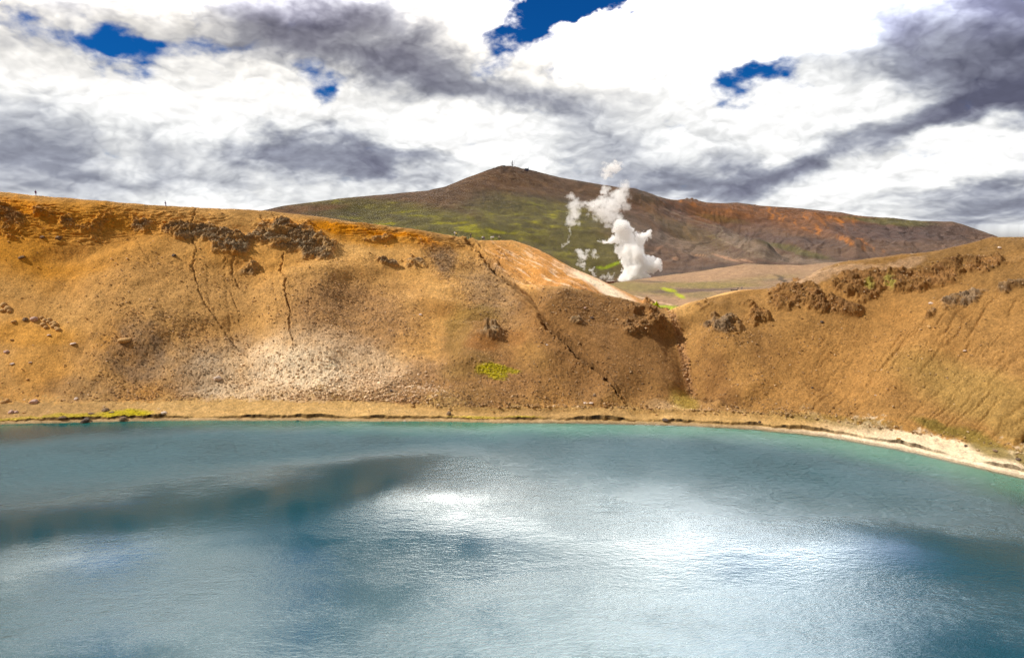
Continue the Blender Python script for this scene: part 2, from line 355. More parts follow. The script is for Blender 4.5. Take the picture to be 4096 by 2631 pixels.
SCREE = [(640, 1440, 330, 220, 0, 1), (480, 1560, 260, 60, 0, .7), (900, 1450, 200, 170, 20, .9), (1380, 1330, 330, 260, 10, .85), (1300, 1540, 420, 120, 0, 1), (1800, 1540, 340, 130, 0, 1), (2250, 1540, 330, 130, 0, .7), (1950, 1200, 190, 150, 45, .9), (1760, 1030, 110, 60, 45, .9), (2350, 1240, 280, 80, 8, .7), (2300, 1430, 60, 260, -55, .6), (3300, 1450, 700, 200, 0, .30), (2900, 1450, 200, 180, 0, .45), (700, 1180, 500, 150, 0, .35), (3000, 1620, 500, 40, 5, .6)]
scree = np.clip(ell(ux, uy, SCREE) * (.55 + .8 * np.clip(fbm(q3, .35, 3, off=3) + .35, 0, 1)), 0, 1) * (s > 4.6) * (s < 9)
face = sstep(5.0, 5.25, s) * sstep(9.2, 8.8, s)
crest_fade = sstep(9.05, 8.55, s)
solo = np.tile(wr, NRr); right = np.tile(wn, NRr)
cf6 = 1 - solo * np.exp(-((s - 7.0) / .16) ** 2) * .75
disp = np.zeros(len(p), np.float32)
disp += 2.7 * fbm(q3, .035, 3, off=50) * face * crest_fade * cf6
for pts, hw, amp_ in (([(2160, 1180), (2300, 1350), (2420, 1480), (2520, 1620)], 120, 3.2), ([(2692, 1275), (2735, 1400), (2770, 1520), (2880, 1620)], 85, -5.0), ([(2560, 1290), (2640, 1440), (2690, 1580)], 90, 1.6), ([(2060, 1180), (2190, 1330), (2330, 1480), (2430, 1600)], 60, -2.6),
                      ([(1930, 1290), (1900, 1400), (1880, 1500)], 90, 3.0), ([(1760, 1200), (1740, 1420), (1720, 1600)], 110, -2.4), ([(2850, 1290), (2960, 1430), (3060, 1600)], 90, 2.4), ([(1000, 1020), (960, 1200), (1010, 1450)], 120, -2.6), ([(1220, 1040), (1260, 1250), (1290, 1500)], 140, 2.2),
                      ([(470, 960), (520, 1200), (600, 1450)], 150, 2.4), ([(250, 960), (280, 1200), (330, 1500)], 130, -2.2), ([(3600, 1200), (3400, 1400), (3250, 1600)], 150, -2.4), ([(3850, 1230), (3620, 1450), (3450, 1640)], 120, 2.0), ([(1480, 1060), (1500, 1300), (1520, 1560)], 120, -1.6)):
    d, t = poly_dist(ux * .35 + px * .65, py, pts); disp += amp_ * np.exp(-(d / hw) ** 2) * face * cf6 * sstep(0, .12, t) * sstep(1.0, .8, t)
disp += .55 * fbm(q3, .16, 3, off=70) * face * cf6
# rills along the fall lines
qr = np.c_[phi * 62, rad * .016, 0 * phi].astype(np.float32); qr[:, 0] += .8 * wx + .25 * fx
ril = fbm(qr, 1.0, 3, .55, ridge=True); qr2 = np.c_[phi * 210, rad * .07, 0 * phi + 7].astype(np.float32); qr2[:, 0] += .9 * fx; ril2 = fbm(qr2, 1.0, 3, .6, ridge=True)
RILL = ell(ux, uy, [(3850, 1480, 620, 300, -20, 1), (4100, 1650, 420, 160, 25, 1.3), (1000, 1300, 420, 330, 15, .9), (650, 1500, 500, 160, 0, .8), (2250, 1080, 330, 120, 30, .9), (350, 1080, 420, 180, 0, .5), (3250, 1500, 420, 200, 0, .5), (2050, 1050, 200, 120, 30, .9), (2250, 1500, 900, 200, 0, .18), (1500, 1150, 500, 180, 0, .3)])
rillw = RILL * face * (1 - .6 * np.clip(rock, 0, 1)) * (1 - .95 * ell(px, py, [(2590, 1430, 480, 420, 0, 1), (3000, 1400, 250, 300, 0, .7)]))
clip_r = np.clip(ril, -1, .3)
rgt = 1 + 2.6 * sstep(2900, 3700, px); disp += (.50 * clip_r + .24 * np.clip(ril2, -1, .4)) * rillw * cf6 * rgt
# outcrops: blocky strata
lat = phi * rad
wpts = np.c_[lat * .62 + 2.0 * fx, p[:, 2] * 1.7 + rad * .3 + 2.5 * wy].astype(np.float32)
idx = rock > .02
w1, w2, wc = (np.zeros(len(p), np.float32) for _ in range(3))
w1[idx], w2[idx], wc[idx] = worley(wpts[idx], .42)
b1, b2, bc = (np.zeros(len(p), np.float32) for _ in range(3))
b1[idx], b2[idx], bc[idx] = worley(wpts[idx], 1.15, 40)
rk = np.clip(rock, 0, 1)
rr_ = fbm(q3 * np.array([1, 1, 1.8], np.float32), .22, 4, .6, ridge=True, off=11)
disp += rk * cf6 * (1.9 * rr_ + 1.5 * (wc - .45) + .30 * np.clip((w2 - w1) * 4, 0, 1) + .7 * (bc - .4) + .6 * fbm(q3 * np.array([.5, .5, 2.6], np.float32), .8, 3, .6, ridge=True, off=19))
# horizontal ledges under the rim on the left
led = ell(ux, uy, [(150, 880, 420, 80, 8, 1), (600, 880, 320, 60, 3, .9), (1600, 940, 280, 40, 6, .8), (3500, 1080, 300, 40, -10, .6)]) * face
lz = fbm(np.c_[lat * .12, lat * 0, p[:, 2] * 1.1 + 2 * wy], 1.0, 3, .6, ridge=True)
disp += led * .9 * lz
# scree and grit
g1 = fbm(q3, 1.1, 3, .65, off=21); g2 = fbm(q3, 2.6, 2, .6, off=27)
disp += (.10 + .34 * scree) * g1 * sstep(4.0, 5.2, s) + (.05 + .20 * scree + .1 * rk) * g2 * sstep(3.2, 5.2, s)
# carved gullies (polyline, half width px, depth m)
GUL = [([(783, 835), (775, 900), (770, 965), (785, 1000), (765, 1060), (790, 1130), (815, 1200), (850, 1260), (905, 1330), (960, 1390), (1000, 1430)], 7, .9),
       ([(1130, 1010), (1125, 1080), (1150, 1120), (1140, 1170), (1155, 1230), (1165, 1290), (1160, 1330), (1180, 1380), (1170, 1430)], 7, 1.3),
       ([(905, 960), (895, 1100), (890, 1110), (920, 1160), (950, 1230), (960, 1300)], 5, .5),
       ([(1040, 860), (1060, 900)], 8, .6), ([(1090, 850), (1115, 905)], 7, .6), ([(500, 850), (530, 930), (560, 980), (600, 1040), (640, 1110)], 6, .45),
       ([(985, 950), (950, 1000), (925, 1040), (925, 1080), (960, 1140), (990, 1160)], 9, .8),
       ([(1865, 958), (1905, 985), (1945, 1040), (2000, 1100), (2050, 1140), (2100, 1185), (2160, 1270), (2215, 1330), (2280, 1400), (2330, 1450), (2400, 1510), (2440, 1560), (2500, 1620)], 14, 3.4),
       ([(1920, 975), (1960, 1020), (2010, 1070)], 7, .8), ([(1975, 975), (2030, 1030), (2060, 1060)], 7, .7), ([(2000, 1000), (2080, 1070), (2150, 1130)], 7, .5),
       ([(2070, 1300), (2110, 1380), (2140, 1440)], 7, .4), ([(2700, 1260), (2725, 1360), (2745, 1450), (2760, 1520)], 14, .8), ([(2760, 1520), (2850, 1560), (2950, 1640)], 12, .9),
       ([(1060, 1440), (1080, 1500), (1110, 1560)], 7, .4), ([(1480, 1640), (1510, 1665), (1550, 1675)], 6, .5), ([(1540, 1630), (1560, 1660)], 6, .5), ([(900, 1635), (960, 1660)], 5, .4)]
gulm = np.zeros(len(p)); gulsoft = np.zeros(len(p))
for pts, hw, dep in GUL:
    d, t = poly_dist(px + 14 * wx + 13 * fx + 6 * g1, py + 3 * fx, pts); hw = hw * .85 * (.6 + .5 * np.sin(t * 17 + dep * 9) ** 2 + .5 * fx) * np.minimum(1, (1.12 - t) * 2.2)
    k = sstep(1.0, .15, d / hw); k = k * np.clip((.65 if dep < 1.5 else 1.0) + 1.1 * wy + .5 * fx, .1, 1); gulm = np.maximum(gulm, k * min(1, dep)); disp -= .75 * dep * k
    lev = np.exp(-((d - 1.5 * hw) / (.6 * hw)) ** 2); disp += .16 * dep * lev
disp *= (s > 3.2)
disp = np.where(s > 9.3, disp * .4, disp)
# uneven cut bank at the shore
bank = np.exp(-((s - 3.0) / .5) ** 2)
bn = fbm(np.c_[lat * .35, lat * 0, lat * 0], 1.0, 4, .6)
hgt = np.clip(.60 + 1.5 * fbm(np.c_[lat * .06, lat * 0 + 3, lat * 0], 1.0, 3), .08, 1.3)
p2 = p + n0 * disp[:, None]
shoreside = (s >= 2) & (s <= 4.6)
radial = np.c_[np.sin(np.tile(az, NRr)), np.cos(np.tile(az, NRr))]
k = np.interp(s, [1.8, 2.2, 3, 3.6, 4.8], [0, 1, 1, .6, 0]) * 1.2 * bn
p2[:, :2] += radial * k[:, None]
zk = np.interp(s, [2.0, 3.0, 4.0, 5.0], [0, 1, .8, 0]) * (hgt - 1.0) * 1.0
p2[:, 2] += zk
p2[:, 2] += np.interp(s, [3, 3.4, 4.8, 5.3], [0, .12, .25, 0]) * fbm(q3, .5, 4, .6, off=81)
# ---- colour of the ground
def C(*c): return np.array(c)
def over(col, c, m): m = np.clip(m, 0, 1)[:, None]; return col * (1 - m) + np.asarray(c)[None] * m
#CRATERCOL
b = .5 + .5 * fbm(q3, .05, 4, off=90); b2_ = .5 + .5 * fbm(q3, .3, 4, .6, off=95)
col = lerp(C(.66, .39, .15), C(.50, .265, .09), np.clip(b * 1.6 - .3, 0, 1)[:, None])
col = over(col, (.56, .25, .040), ell(ux, uy, [(200, 950, 520, 170, 0, .85), (900, 1050, 300, 90, 0, .3), (1500, 940, 330, 45, 6, .7), (400, 1100, 400, 80, 0, .4)]))
col = over(col, (.66, .25, .022), ell(ux, uy, [(1330, 915, 120, 22, 6, .8), (1560, 930, 150, 20, 8, .9), (1690, 950, 70, 20, 20, .8), (80, 830, 140, 40, 10, .6), (1120, 900, 90, 20, 6, .5)]))
col = over(col, (.30, .165, .060), ell(ux, uy, [(700, 815, 900, 26, 4, .7), (1400, 885, 500, 24, 8, .7), (1780, 945, 120, 20, 14, .6)]))
col = over(col, (.52, .30, .12), ell(ux, uy, [(700, 1180, 520, 140, 0, .6), (500, 1000, 300, 80, 0, .4), (120, 1460, 260, 110, 0, .55), (1000, 1230, 200, 150, 0, .5)]))
col = over(col, (.62, .30, .065), ell(ux, uy, [(130, 1330, 200, 60, 0, .6), (480, 1390, 90, 50, 20, .7), (620, 1350, 60, 30, 0, .6), (170, 1450, 120, 120, 0, .35)]))
col = over(col, (.34, .19, .095), ell(ux, uy, [(1400, 1280, 260, 170, 0, .6), (1820, 1540, 360, 130, 0, .65), (1560, 1200, 200, 100, 0, .25)]))
col = over(col, (.215, .135, .085), scree * .62 * np.clip(.45 + 1.2 * (b2_ - .4), 0, 1))
col = over(col, (.17, .125, .095), ell(ux, uy, [(560, 1420, 140, 120, 0, .7), (820, 1500, 120, 120, 20, .55), (330, 1560, 180, 50, 0, .4), (1980, 1180, 150, 100, 50, .55), (2330, 1440, 45, 200, -55, .6), (2360, 1560, 90, 60, 0, .4), (1770, 1030, 70, 45, 40, .7)]) * (.4 + .8 * b2_))
col = over(col, (.92, .76, .56), ell(ux, uy, [(1220, 1490, 260, 100, 4, .8), (1080, 1440, 140, 100, 20, .55), (1400, 1470, 240, 100, 0, .4), (1100, 1560, 360, 60, 0, .55), (1150, 1480, 480, 160, 0, .35)]) * (.62 + .5 * b2_))  # patch of sunlight low on the wall, painted in as paler ground
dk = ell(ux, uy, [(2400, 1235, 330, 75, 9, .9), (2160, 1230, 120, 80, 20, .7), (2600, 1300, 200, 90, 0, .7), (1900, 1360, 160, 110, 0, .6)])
col = over(col, (.185, .10, .045), dk * .9)  # darker ridge and face: uneven light put into the ground colour
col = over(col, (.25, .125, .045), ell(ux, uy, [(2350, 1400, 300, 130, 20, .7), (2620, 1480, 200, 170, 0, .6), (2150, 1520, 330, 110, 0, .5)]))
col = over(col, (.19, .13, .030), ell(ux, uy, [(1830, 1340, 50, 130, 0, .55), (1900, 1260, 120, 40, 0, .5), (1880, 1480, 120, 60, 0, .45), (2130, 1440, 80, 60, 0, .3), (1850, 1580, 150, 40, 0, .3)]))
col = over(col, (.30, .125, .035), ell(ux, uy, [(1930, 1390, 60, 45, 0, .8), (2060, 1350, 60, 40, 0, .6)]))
col = over(col, (.235, .125, .052), ell(ux, uy, [(2420, 1400, 330, 240, 25, .85), (2150, 1420, 200, 180, 30, .55), (2620, 1420, 120, 200, -10, .75), (1850, 1560, 260, 70, 0, .5), (1880, 1380, 130, 120, 0, .45)]))  # centre of the wall darkened in its colour for the uneven light
col = over(col, (.60, .40, .22), ell(ux, uy, [(2760, 1640, 170, 36, 6, .8), (2880, 1650, 120, 26, 0, .6), (2840, 1590, 60, 40, 30, .6)]))
# bright, streaked outer spur
sp = np.clip(solo * (s > 7.25) * sstep(7.2, 7.6, s) * (s < 9.6), 0, 1) * (1 - right)
spl = np.maximum(sp, ell(px, py, [(2060, 1050, 150, 60, 35, .8)]) * (s > 6))
col = over(col, (.50, .235, .075), spl * .9)
qs = np.c_[(px * .60 - py * .78) * .0 + (-px * .50 + py * .86) * .10, (px * .86 + py * .50) * .010, 0 * px]
stk = .5 + .5 * fbm(qs + .15 * np.c_[fx, fx, fx], 1.0, 4, .65)
col = over(col, (.80, .60, .42), spl * sstep(.50, .72, stk) * .85)
col = over(col, (.93, .77, .58), ell(px, py, [(2440, 1165, 200, 22, 27, .8)]) * sp)
# right wall
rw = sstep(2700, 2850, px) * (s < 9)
col = over(col, (.34, .185, .070), rw * .85)  # brown wall, darkened in its colour partly for the uneven light
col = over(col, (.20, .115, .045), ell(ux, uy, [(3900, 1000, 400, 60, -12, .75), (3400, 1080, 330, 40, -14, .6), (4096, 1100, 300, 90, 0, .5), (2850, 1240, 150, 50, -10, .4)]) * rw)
col = over(col, (.20, .10, .042), ell(ux, uy, [(2870, 1500, 60, 90, -20, .6), (2930, 1580, 60, 45, 30, .8), (2800, 1420, 60, 120, -10, .45), (3060, 1400, 90, 80, 50, .3)]) * rw)
col = over(col, (.52, .35, .23), .7 * ell(ux, uy, [(3280, 1115, 140, 22, -14, .8), (3420, 1095, 120, 18, -10, .7), (3600, 1070, 110, 18, -20, .7), (3130, 1135, 60, 12, -15, .5)]) * rw)
col = over(col, (.44, .235, .085), ell(ux, uy, [(3450, 1450, 420, 160, -10, .6), (3600, 1250, 160, 50, 0, .5), (3150, 1550, 250, 90, 0, .5)]) * rw)
col = over(col, (.37, .235, .085), ell(ux, uy, [(3950, 1600, 420, 110, 20, .8), (4096, 1750, 300, 60, 30, .8)]) * rw)
# rills and gullies darker along their beds
col = over(col, (.15, .09, .045), rillw * sstep(-.05, -.55, ril) * (.40 + .3 * sstep(2900, 3600, px)) + rillw * sstep(0, -.5, ril2) * .25)
col = over(col, (.20, .115, .055), gulm * .6)
# outcrop rock
rc = lerp(C(.38, .25, .14), C(.19, .125, .07), np.clip(wc, 0, 1)[:, None]); rc = np.where((bc > .72)[:, None], C(.34, .26, .17), rc)
rc2 = lerp(C(.38, .205, .085), C(.19, .10, .045), np.clip(wc, 0, 1)[:, None])
redz = np.clip(sstep(2300, 2600, px) + sstep(600, 350, px), 0, 1)[:, None]
rcol = rc * (1 - redz) + rc2 * redz
rcol = np.where(((ell(ux, uy, [(3870, 1205, 160, 60, -22, 1), (4050, 1150, 120, 50, -18, 1), (2900, 1300, 90, 60, 0, 1)]) > .3)[:, None]), rcol * .3 + .7 * C(.27, .21, .15) * (.55 + .9 * bc[:, None]), rcol)
rm = np.clip(rk * 1.2 - .15, 0, 1) * np.clip(.15 + 1.1 * (rr_ * .5 + .5) - .5 * (wc > .7), 0, 1)
col = col * (1 - rm[:, None]) + rcol * rm[:, None]
col = over(col, (.42, .40, .10), ell(px, py, [(3480, 1150, 22, 18, 0, 1), (3560, 1140, 26, 30, 0, 1)]) * rk * (bc > .4) * .6)
# notch rubble line
d, t = poly_dist(px + 6 * fx, py, [(2690, 1262), (2715, 1320), (2735, 1400), (2748, 1470), (2765, 1530)])
col = over(col, (.44, .24, .12), sstep(24, 6, d) * .75 * (.3 + b2_)); rub = sstep(26, 6, d)
col = over(col, (.55, .43, .10), ell(ux, uy, [(2750, 1590, 60, 70, 0, .55)]))
# bench and beach
bench = sstep(5.14, 4.86, s + .35 * fx + .55 * wx + .25 * g1)
bc_ = lerp(C(.42, .26, .10), C(.60, .39, .18), np.clip(b2_ * 1.3 - .2, 0, 1)[:, None])
rb = sstep(3150, 3600, px)[:, None]; bc_ = bc_ * (1 - rb) + C(.80, .64, .45) * rb
col = col * (1 - bench[:, None]) + bc_ * bench[:, None]
col = over(col, (.36, .22, .10), bench * ell(ux, uy, [(150, 1640, 420, 40, 0, .6), (2150, 1665, 420, 30, 0, .45)]))
col = over(col, (.20, .145, .04), ell(ux, uy, [(3780, 1715, 130, 22, 14, .9), (3950, 1775, 160, 30, 25, .9), (4120, 1840, 90, 26, 30, .9), (3350, 1680, 260, 20, 7, .5)]))
MOSSP = [(500, 1652, 110, 17, 0, .95), (330, 1662, 160, 14, 0, .55), (2100, 1672, 260, 12, 1, .8), (1900, 1660, 160, 8, 0, .4), (3180, 1722, 80, 10, 8, .7), (3300, 1740, 90, 6, 9, .6), (1080, 1660, 90, 6, 0, .4), (90, 1668, 160, 10, 0, .4)]
moss = ell(ux * .5 + px * .5, uy * .25 + py * .75, MOSSP) * bench * (s > 2.9)
col = over(col, (.50, .42, .02), moss * (.5 + .7 * b2_))
m2 = ell(px + 16 * fx, py + 10 * fx, [(1975, 1490, 66, 17, 0, 1), (1990, 1508, 40, 20, 10, .9), (2040, 1488, 40, 10, 0, .6)])
col = over(col, (.48, .42, .03), m2 * (.55 + .6 * b2_))
m3 = ell(px, py, [(2650, 1232, 60, 14, -3, 1)]) * (s > 7.6)
col = over(col, (.30, .36, .02), m3)
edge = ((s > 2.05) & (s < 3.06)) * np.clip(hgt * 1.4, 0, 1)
col = over(col, (.035, .024, .014), edge * np.clip(.75 + bn, 0, 1))  # shade of the undercut painted as a near-black bank face
col = over(col, (.44, .31, .17), (s < 2.0) * 1.0); col = over(col, (.82, .68, .50), (s < 2.0) * sstep(2900, 3500, px))
col = over(col, (.22, .16, .10), (s < 1.25) * .6)
col = np.clip(col * 1.08 * (1 + .24 * (g1 + .8 * g2))[:, None], .01, .9)

def saturate(c, k): l = c.mean(axis=1, keepdims=True); return np.clip(l + (c - l) * k, .004, .95)
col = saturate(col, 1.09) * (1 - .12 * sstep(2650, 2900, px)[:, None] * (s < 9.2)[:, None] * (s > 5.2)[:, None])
def ground_mat(name, bump=.25, sc=1.0, rough=.95):
    m = bpy.data.materials.new(name); m.use_nodes = True; t = NT(m.node_tree); bs = t.n['Principled BSDF']
    at = t.new('ShaderNodeAttribute', attribute_name='albedo'); co = t.new('ShaderNodeTexCoord').outputs['Object']
    n = t.noise(co, 1.9 * sc, 8, .68); n2 = t.noise(co, .45 * sc, 6, .6); n3 = t.noise(co, 6.0 * sc, 4, .7)
    f = t.math('ADD', t.math('MULTIPLY', n, .75), t.math('MULTIPLY', n2, .45)); f = t.math('ADD', f, t.math('MULTIPLY', n3, .5))
    f = t.mrange(f, .62, 1.08, .45, 1.45, smooth=False)
    c = t.vmath('SCALE', at.outputs['Color'], scale=f)
    t.put(bs.inputs['Base Color'], c); bs.inputs['Roughness'].default_value = rough; bs.inputs['Specular IOR Level'].default_value = .15
    bp = t.new('ShaderNodeBump'); bp.inputs['Strength'].default_value = bump; bp.inputs['Distance'].default_value = .5 / sc
    t.put(bp.inputs['Height'], t.math('ADD', n, t.math('MULTIPLY', n3, .45))); t.l.new(bp.outputs[0], bs.inputs['Normal'])
    return m
M_ground = ground_mat("ochre_earth", .85)
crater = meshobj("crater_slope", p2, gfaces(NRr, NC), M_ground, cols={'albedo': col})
tag(crater, "ochre and brown inner slopes of the crater around the lake", None, None, 'structure')
PXc, PYc = topix(p2)

# =================================================================== valley and mountain sheets
te2 = cte([(0, 960), (1500, 1010), (2300, 1140), (2439, 1134), (2595, 1112), (2788, 1089), (2980, 1058), (3200, 1064), (3330, 1052), (3585, 1029), (3800, 1010), (4096, 990)], k=8)
te1 = cte([(0, 980), (1500, 1030), (2300, 1180), (2600, 1180), (2700, 1178), (2850, 1165), (3000, 1150), (3300, 1130), (4096, 1050)], k=8)
rV1 = 560 + 0 * az; rV2 = 820 + 0 * az; zV1 = HC + te1 * rV1; zV2 = HC + te2 * rV2
VA = [(r9, z9), (rV1, zV1), (rV2, zV2), (rV2 + 130, HC + (te2 - .007) * (rV2 + 130)), (rV2 + 330, HC + (te2 - .004) * (rV2 + 330))]
Pv, Sv = grid(VA, [34, 60, 10, 12]); pv = Pv.reshape(-1, 3); sv = np.repeat(Sv, NC); vx, vy = topix(pv); qv = pv.astype(np.float32)
fv = fbm(qv, .02, 4, off=4); fv2 = fbm(qv, .12, 4, .6, off=8)
pv[:, 2] += (1.6 * fv * np.interp(sv, [0, .4, 1.7, 2, 2.3], [0, 1, 1, .15, 1]) + .35 * fv2 * np.interp(sv, [0, .3], [0, 1]))
hid = sstep(float(ray(2380, 1100)[0]), float(ray(2440, 1100)[0]), np.tile(az, len(Sv)))
cv = lerp(C(.27, .185, .105), C(.215, .155, .095), np.clip(.5 + fv, 0, 1)[:, None])
wvx, wvy = vx + 30 * fv + 8 * fv2, vy + 8 * fv2
cv = over(cv, (.17, .145, .045), ell(wvx, wvy, [(2800, 1140, 260, 14, 0, .8), (2560, 1150, 180, 22, 8, .8), (2500, 1175, 140, 20, 20, .5), (3000, 1120, 200, 14, -6, .4), (2760, 1180, 120, 18, 0, .5)]))
cv = over(cv, (.30, .20, .115), ell(wvx, wvy, [(2900, 1090, 420, 26, -4, .6), (2650, 1205, 160, 20, 0, .6)]))
cv = over(cv, (.115, .08, .06), ell(vx, vy + 2 * fv2, [(2790, 1160, 200, 8, -2, 1)]))
cv = over(cv, (.06, .045, .03), ell(wvx, vy, [(3130, 1118, 36, 8, 32, .9), (2595, 1126, 80, 4, 2, .7)]))
cv = over(cv, (.27, .31, .02), ell(vx + 5 * fv2, vy + 3 * fv2, [(2675, 1160, 34, 6, 8, 1), (2720, 1183, 26, 8, 30, 1)]))
cv = over(cv, (.26, .32, .02), ell(vx, vy, [(2650, 1232, 60, 14, -3, 1)]))
d, t = poly_dist(vx, vy, [(2540, 1184), (2620, 1205), (2690, 1220)]); cv = over(cv, (.50, .36, .24), sstep(3.4, 1.6, d) * .8)
cv = np.clip(cv * C(1.0, .90, .88) * (1 + .45 * fv2 + .6 * fbm(qv, .35, 4, .65))[:, None], .01, .9)
M_far = ground_mat("valley_earth", .4, .35)
cv = saturate(cv, 1.1)
valley = meshobj("valley", pv, gfaces(len(Sv), NC), M_far, cols={'albedo': cv}); tag(valley, "low brown valley floor beyond the crater rim", None, None, 'structure')

crest = [(1046, 843), (1138, 824), (1248, 810), (1376, 794), (1527, 781), (1642, 771), (1715, 766), (1780, 749), (1872, 710), (1940, 687), (1985, 671), (2009, 665), (2050, 667), (2100, 680), (2160, 691), (2238, 710), (2329, 726), (2421, 742), (2536, 760), (2582, 776), (2632, 797), (2710, 801), (2745, 796), (2770, 797), (2825, 811), (2880, 815), (2949, 811), (3040, 823), (3200, 834), (3366, 850), (3434, 864), (3571, 873), (3653, 884), (3809, 887), (3850, 898), (3891, 914), (3955, 939), (4096, 990)]
teC = cte([(0, 940), (700, 890)] + crest, left=-.03, right=-.05, k=1)
rC = cval([(0, 1700), (1000, 1750), (1700, 1900), (2030, 2000), (2500, 2050), (2750, 2350), (3300, 2500), (4096, 2500)], k=20)
zC = HC + teC * rC
rF = rV2 + 330; zF = HC + (te2 - .004) * rF
te5 = cte([(0, 1000), (1400, 930), (1900, 860), (2300, 880), (2560, 900), (2700, 950), (2850, 985), (3000, 985), (3200, 960), (3600, 965), (4096, 1000)], k=25)
r5m = lerp(rF, rC, .50); z5m = HC + te5 * r5m
te55 = cte([(0, 970), (1400, 860), (1900, 760), (2100, 765), (2400, 815), (2600, 850), (2750, 885), (2900, 905), (3200, 895), (3600, 915), (4096, 990)], k=25)
r55 = lerp(rF, rC, .78); z55 = HC + te55 * r55
VM = [(rF, zF), (r5m, z5m), (r55, z55), (rC, zC), (rC + 120, zC - 25), (rC + 900, zC - 190)]
Pm, Sm = grid(VM, [85, 75, 75, 8, 6]); pm = Pm.reshape(-1, 3); sm = np.repeat(Sm, NC); qm = pm.astype(np.float32)
fade = np.interp(sm, [0, .25, 2.3, 3.0, 3.1], [0, 1, 1, 0, 0])
azm = np.tile(az, len(Sm)); xm0, ym0 = topix(pm)
mw = fbm(qm, .0035, 4, off=14)
rg = fbm(qm * np.array([1, .55, .6], np.float32) + 120 * mw[:, None] * 0, .0048, 5, .55, ridge=True, off=3)
gl = fbm(np.c_[azm * 55 + 2.2 * mw + (ym0 - 900) * .004, qm[:, 1] * .0016, 0 * azm], 1.0, 4, .55, ridge=True)
big = sstep(2450, 2900, xm0)
pm[:, 2] += fade * (14 * mw + (6 + 9 * big) * (rg - .2) + (2 + 4.5 * big) * (gl - .2))
# spur of the cone in front of the right-hand massif, and hollows between
d, t = poly_dist(xm0, ym0, [(2540, 765), (2680, 850), (2800, 930), (2900, 990), (3040, 1040)])
pm[:, 2] += fade * 22 * np.exp(-(d / 48) ** 2)
d, t = poly_dist(xm0, ym0, [(2700, 850), (2900, 900), (3010, 960), (3150, 1020)]); pm[:, 2] -= fade * 16 * np.exp(-(d / 34) ** 2)
d, t = poly_dist(xm0, ym0, [(3250, 900), (3330, 960), (3420, 1020)]); pm[:, 2] += fade * 12 * np.exp(-(d / 26) ** 2)
sm2 = fbm(qm, .045, 4, .6, off=6); sm3 = fbm(qm, .016, 4, .6, ridge=True, off=8)
rough_top = ell(xm0, ym0, [(2040, 700, 130, 40, 0, 1), (2110, 720, 120, 30, 0, .8), (1880, 830, 220, 40, 0, .6), (2700, 850, 260, 60, 0, .3)])
pm[:, 2] += np.interp(sm, [0, .2, 2.6, 3.0, 3.2], [0, 1, 1, .25, 0]) * (1.6 * sm2 + 2.5 * sm3 * .5) + rough_top * np.interp(sm, [0, 2.9, 3.0], [1, 1, .2]) * 3.5 * fbm(qm, .06, 4, .65, ridge=True, off=60)
for (x_, h_) in ((2748, 3.5), (2768, 4.0), (2785, 3.0), (2009, 1.5), (3020, 1.5)):
    pm[:, 2] += np.exp(-((xm0 - x_) / 6) ** 2) * h_ * np.exp(-((sm - 3.0) / .06) ** 2)
mx, my = topix(pm)
a1 = fbm(qm, .006, 5, .6, off=33); a2 = fbm(qm, .03, 5, .62, off=44)
hs = fbm(np.c_[xm0 * .006, ym0 * .06, 0 * xm0], 1.0, 5, .6)      # contour-following streaks
gx, gy = mx + 60 * a1 + 14 * a2, my + 26 * a1 + 9 * a2
#MOUNTCOL
cm = lerp(C(.150, .092, .055), C(.105, .063, .045), np.clip(.5 + a1, 0, 1)[:, None])
green = ell(gx, gy, [(1750, 900, 520, 75, 8, 1), (2150, 870, 330, 90, 8, .9), (2250, 960, 330, 90, 15, .9), (1500, 830, 330, 40, 3, .7), (2350, 1040, 170, 60, 15, .9), (2700, 900, 170, 45, 38, .8), (2850, 960, 90, 28, 30, .7), (1300, 830, 200, 26, 3, .4)])
cm = over(cm, (.125, .110, .030), green * .85)
gst = sstep(-.02, .42, hs + .6 * a2)
cm = over(cm, (.26, .235, .022), green * gst * ell(gx, gy, [(1780, 900, 420, 48, 6, 1), (2100, 880, 300, 50, 6, .75), (2260, 850, 160, 40, 6, .6), (1560, 825, 90, 16, 0, 1), (1320, 815, 70, 12, 0, 1), (2830, 935, 60, 16, 30, .5), (2250, 1000, 250, 50, 10, .35)]))
cm = over(cm, (.060, .045, .035), ell(gx, gy, [(1920, 800, 190, 36, 12, .7), (1480, 860, 200, 18, 4, .7), (1600, 870, 300, 12, 4, .5), (2180, 790, 160, 10, 8, .6), (2400, 1060, 60, 30, 0, .4)]) * (.4 + .9 * gst))
cm = over(cm, (.17, .095, .050), ell(gx, gy, [(1220, 838, 170, 18, -4, .9), (2050, 740, 200, 40, 8, .5)]))
cm = over(cm, (.145, .085, .048), ell(gx, gy, [(2300, 760, 330, 34, 10, .7), (1850, 750, 160, 30, -20, .6)]))
rm_ = sstep(2480, 2650, mx + .4 * (my - 900))
cm = over(cm, (.165, .100, .070), rm_ * .6)
cm = over(cm, (.24, .165, .115), ell(gx, gy, [(2640, 950, 160, 26, 22, .7), (2800, 1000, 160, 22, 18, .6), (2560, 900, 60, 30, 40, .4)]))
cm = over(cm, (.205, .090, .040), ell(gx, gy, [(3000, 860, 460, 50, 4, .9), (3300, 900, 300, 50, 5, .8), (3420, 880, 120, 60, 10, .5), (2750, 820, 100, 24, 10, .7)]))
ost = sstep(-.05, .38, fbm(np.c_[azm * 130 + 2.5 * a1 + (my - 900) * -.02, my * .012, 0 * azm], 1.0, 4, .6))
